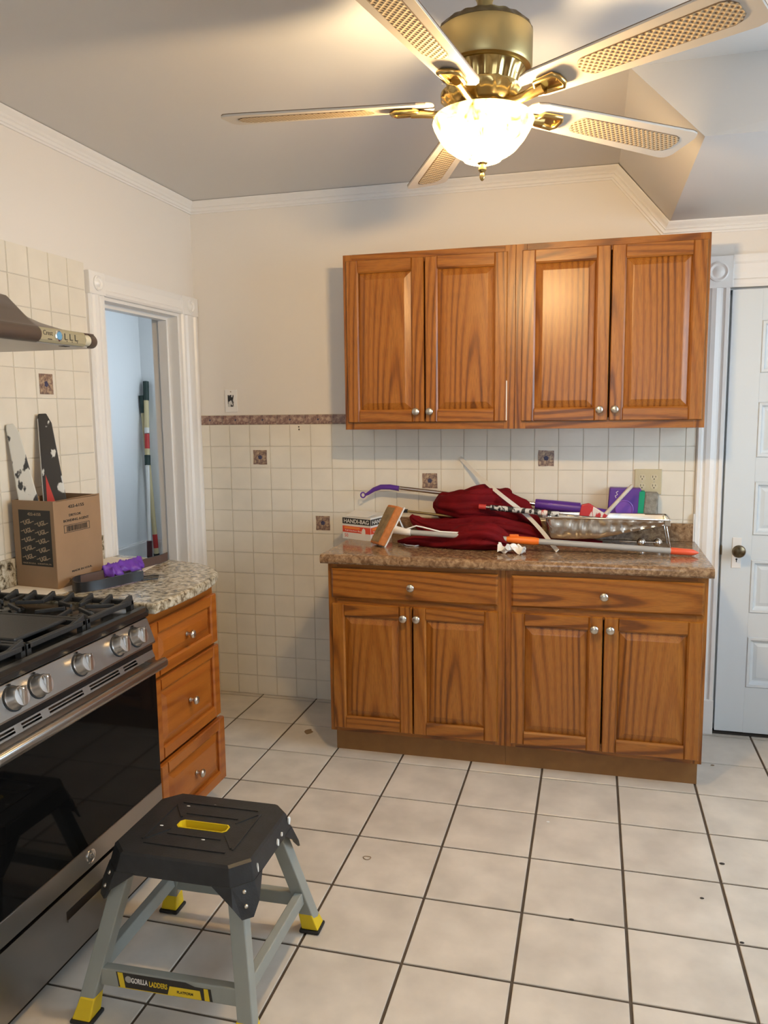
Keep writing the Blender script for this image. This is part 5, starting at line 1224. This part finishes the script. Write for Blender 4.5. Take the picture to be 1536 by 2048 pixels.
lettering('MADE IN U.S.A.', .010, pB(Lb*.52, .048), PRINT, wB, bold=.02, width=Lb*.44, height=.007, thick=.0003)
lettering('24', .014, pB(Lb*.28, .020), PRINT, wB, bold=.02, width=Lb*.1, height=.009, thick=.0003)
# ---- two tapered paint guards standing in the box against the wall
def guard(name, label, base, tipp, wb_, wt_, depth, m_face, m_side, back):
    """tapered blade: wide at the base, narrow at the tip, with one angled long edge"""
    t = thing(name, label, 'tool', base, 'paint tools in the cardboard box')
    ax = (tipp-base); u = Vector((0.72, 0.69, 0)); u = (u-ax.normalized()*u.dot(ax.normalized())).normalized(); n_ = ax.normalized().cross(u); n_ = n_ if n_.y < 0 else -n_
    prof = [(-.5*wb_, 0), (.5*wb_, 0), (.56*wb_, .30), (.5*wt_+.1*wb_, .94), (.35*wt_, 1.0), (-.4*wt_, 1.0), (-.5*wt_, .97)]
    f_ = [base+u*a+ax*b for a, b in prof]; bk = [p-n_*depth for p in f_]; n = len(prof)
    o = MB().add(f_+bk, [tuple(range(n)), tuple(range(n, 2*n))[::-1]]+[(i, n+i, n+(i+1) % n, (i+1) % n) for i in range(n)]).build('blade', m_face, t, bevel=.003)
    if m_side:
        s_ = [p-u*.0015 for p in (f_[0], f_[6], f_[5], bk[5], bk[6], bk[0])]
        e_ = -u*.002; e2_ = MB().add([f_[0]+u*.001, f_[6]+u*.001, bk[6]+u*.001, bk[0]+u*.001, f_[0]+e_, f_[6]+e_, bk[6]+e_, bk[0]+e_], [(0, 3, 2, 1), (4, 5, 6, 7), (0, 1, 5, 4), (1, 2, 6, 5), (2, 3, 7, 6), (3, 0, 4, 7)]).build('edge', m_side, t)
    return t, o, f_, u, n_, ax
bt_ = Vector((.062, -1.31, PZ+.005)); tt_ = onx(85, 827, -.030)
g1_ = guard('paint_guard', 'tapered black paint tool smeared with white, upright in the cardboard box', bt_, tt_, .092, .036, .018, SMEARK, GREYT, .0)
t_, o_, f_, u_, n__, ax_ = g1_
rq = [f_[0]+ax_*.46+u_*.024, f_[0]+ax_*.46+u_*.052, f_[0]+ax_*.63+u_*.030]
MB().add([p+n__*.0008 for p in rq]+rq, [(0, 1, 2), (5, 4, 3), (0, 3, 4, 1), (1, 4, 5, 2), (2, 5, 3, 0)]).build('red_patch', REDL, o_)
bt2 = Vector((.044, -1.385, PZ+.005)); tt2 = onx(20, 848, -.039)
guard('paint_guard', 'tapered paint tool coated in dried white paint, leaning in the cardboard box', bt2, tt2, .078, .032, .012, SMEARW, None, .0)
# ---- belt
bl_ = thing('leather_belt', 'folded black leather belt with black buckle on the granite counter', 'belt', (.25, -1.2, GZ))
bp0 = [(335, 1121), (322, 1126), (300, 1132), (270, 1141), (235, 1151), (200, 1160), (170, 1167), (152, 1172), (146, 1178), (152, 1184), (170, 1184), (200, 1179), (232, 1172), (262, 1165), (287, 1160)]
pth = [onz(a, b, GZ+.002) for a, b in bp0]
pth = smooth_path(pth)
MB().ribbon(pth, .034, .004).build('strap', LEATH, bl_, smooth=True, angle=40)
MB().ribbon([p+Vector((.0018, -.0016, .001)) for p in pth[0:33]], .032, .0010).build('lining', LEATHB, bl_)
bk_ = onz(300, 1156, GZ+.006)
Mb = frame(bk_, Vector((.9, .45, 0)), Vector((-.45, .9, .1)))
MB(Mb).tube([(-.025, -.018, 0), (.028, -.018, .002), (.030, .018, .003), (-.025, .018, .002)], .0028, 8, closed=True).build('buckle', BLACKG, bl_, smooth=True)
MB(Mb).cyl((-.025, 0, .001), (.030, 0, .003), .002, n=8).build('prong', BLACKG, bl_)
MB(Mb).box(-.045, -.022, -.012, .012, -.002, .004).build('buckle_loop', LEATH, bl_, bevel=.001)
# ---- purple glove
def glove():
    """limp glove draped over the rear strand of the belt"""
    m = MB(); nx, ny = 30, 12; vs = []
    seg = pth[13:25]                                    # the stretch of strap it hangs over
    for j in range(ny+1):
        for i in range(nx+1):
            u = i/nx-.5; v = j/ny-.5; f = (i/nx)*(len(seg)-1); q = min(int(f), len(seg)-2); pc_ = seg[q].lerp(seg[q+1], f-q); d = (seg[q+1]-seg[q]).normalized(); n_ = Vector((d.y, -d.x, 0))
            pc_ = Vector((pc_.x, pc_.y, GZ))
            k1 = noise.noise(Vector((u*10, v*3, 3))); k2 = noise.noise(Vector((u*26, v*11, 5)))
            z = .047+.010*max(0, k1)*2+.006*(k2+.3)
            e = 1-(2*abs(v))**1.5
            w = (.020 if v > 0 else .032)*(1+.9*noise.noise(Vector((u*7, 7, 0 if v > 0 else 4))))*(1-(2*abs(u))**6*.5)
            vs.append(pc_+n_*(2*v*w+.006*k2*abs(v)*2)+d*(.010*k1*abs(v)*2)+Vector((0, 0, .003+max(0, z*e)+(.012*max(0, k1+k2)+.006)*(abs(v) > .3))))
    W = nx+1
    return m.add(vs, [(j*W+i, j*W+i+1, (j+1)*W+i+1, (j+1)*W+i) for j in range(ny) for i in range(nx)])
gl = glove().build('rubber_glove', PURPLEG, smooth=True, angle=80); so = gl.modifiers.new('sheet', 'SOLIDIFY'); so.thickness = .002
tag(gl, 'crumpled purple rubber glove lying beside the belt', 'glove')

# ================================================================== POLES IN THE STAIR HALL
def chain(t, p0, p1, segs):
    for a, b, r, mt, nm in segs: MB().cyl(p0.lerp(p1, a), p0.lerp(p1, b), r, n=16).build(nm, mt, t, smooth=True)
f0 = Vector((HX+.062, HY-.062, HZ)); b_x = -.89
e0, e1_ = onx(299.5, 1117, -.812), onx(291.5, 763, -.876)
e0 = e0+(e0-e1_)*((e0.z-HZ-.001)/(e1_.z-e0.z))
t1 = thing('extension_pole', 'extended painting pole with bare white lower tube and dark green grips', 'pole', e0, 'extension poles in the hall corner')
chain(t1, e0, e1_, [(0, .03, .005, CHROME, 'thread'), (.02, .125, .0165, DKRED, 'threaded_tip'), (.12, .545, .0115, WHITEP, 'inner_tube'), (.54, .595, .0185, PGREEN, 'collar'), (.59, .635, .0155, CREAM, 'outer_tube'), (.63, .715, .0158, REDL, 'red_label'), (.71, .745, .0158, HBWHITE, 'white_label'), (.74, .90, .0155, CREAM, 'outer_tube'), (.895, 1.0, .0185, PGREEN, 'grip')])
g0, g1__ = onx(314, 1116, -.85), onx(283.5, 791, -.900)
g0 = g0+(g0-g1__)*((g0.z-HZ-.001)/(g1__.z-g0.z))
t2 = thing('extension_pole', 'closed painting pole with long cream tube and black foot', 'pole', g0, 'extension poles in the hall corner')
chain(t2, g0, g1__, [(0, .035, .019, RUBBER, 'foot'), (.03, .075, .0155, CREAM, 'tube'), (.07, .155, .0158, REDL, 'red_label'), (.15, .90, .0155, CREAM, 'tube'), (.895, 1.0, .0185, PGREEN, 'grip')])

# ================================================================== BITS ON THE FLOOR
for (px, py, r_, mt) in ((1143, 1840, .006, CHIPGAP), (1444, 1728, .007, CHIPGAP), (1425, 1531, .006, CHIPB), (1404, 1797, .005, CHIPGAP), (1484, 1886, .005, CHIPGAP)):
    c_ = onz(px, py, 0); tag(MB().sphere((c_.x, c_.y, .0015), r_, 8, 6, (1.3, .8, .3)).build('debris', mt), 'tiny dark crumb of debris on the floor tiles', 'debris', 'crumbs on the floor')
c_ = onz(617, 1463, 0); rg = random.Random(2)
tag(MB().prism([(c_.x+.022*rg.uniform(.6, 1.1)*math.cos(a*.7), c_.y+.03*rg.uniform(.6, 1.1)*math.sin(a*.7)) for a in range(9)], 0, .0012).build('paper_scrap', CHIPB), 'flat brown scrap on the floor near the left base cabinet corner', 'scrap')
c_ = onz(734, 1716, 0)
tag(MB().tube([(c_.x+.013*math.cos(a*.524), c_.y+.010*math.sin(a*.524)+.002*math.cos(a), .0012) for a in range(12)], .0011, 6, closed=True).build('rubber_loop', CHIPB), 'small thin brown loop lying flat on a floor tile', 'loop')
c_ = onz(1096, 1644, 0)
tag(MB().sphere((c_.x, c_.y, .001), .0055, 8, 6, (1.2, .8, .25)).build('paint_chip', WHITEPAINT), 'small white paint chip on a floor tile', 'chip')
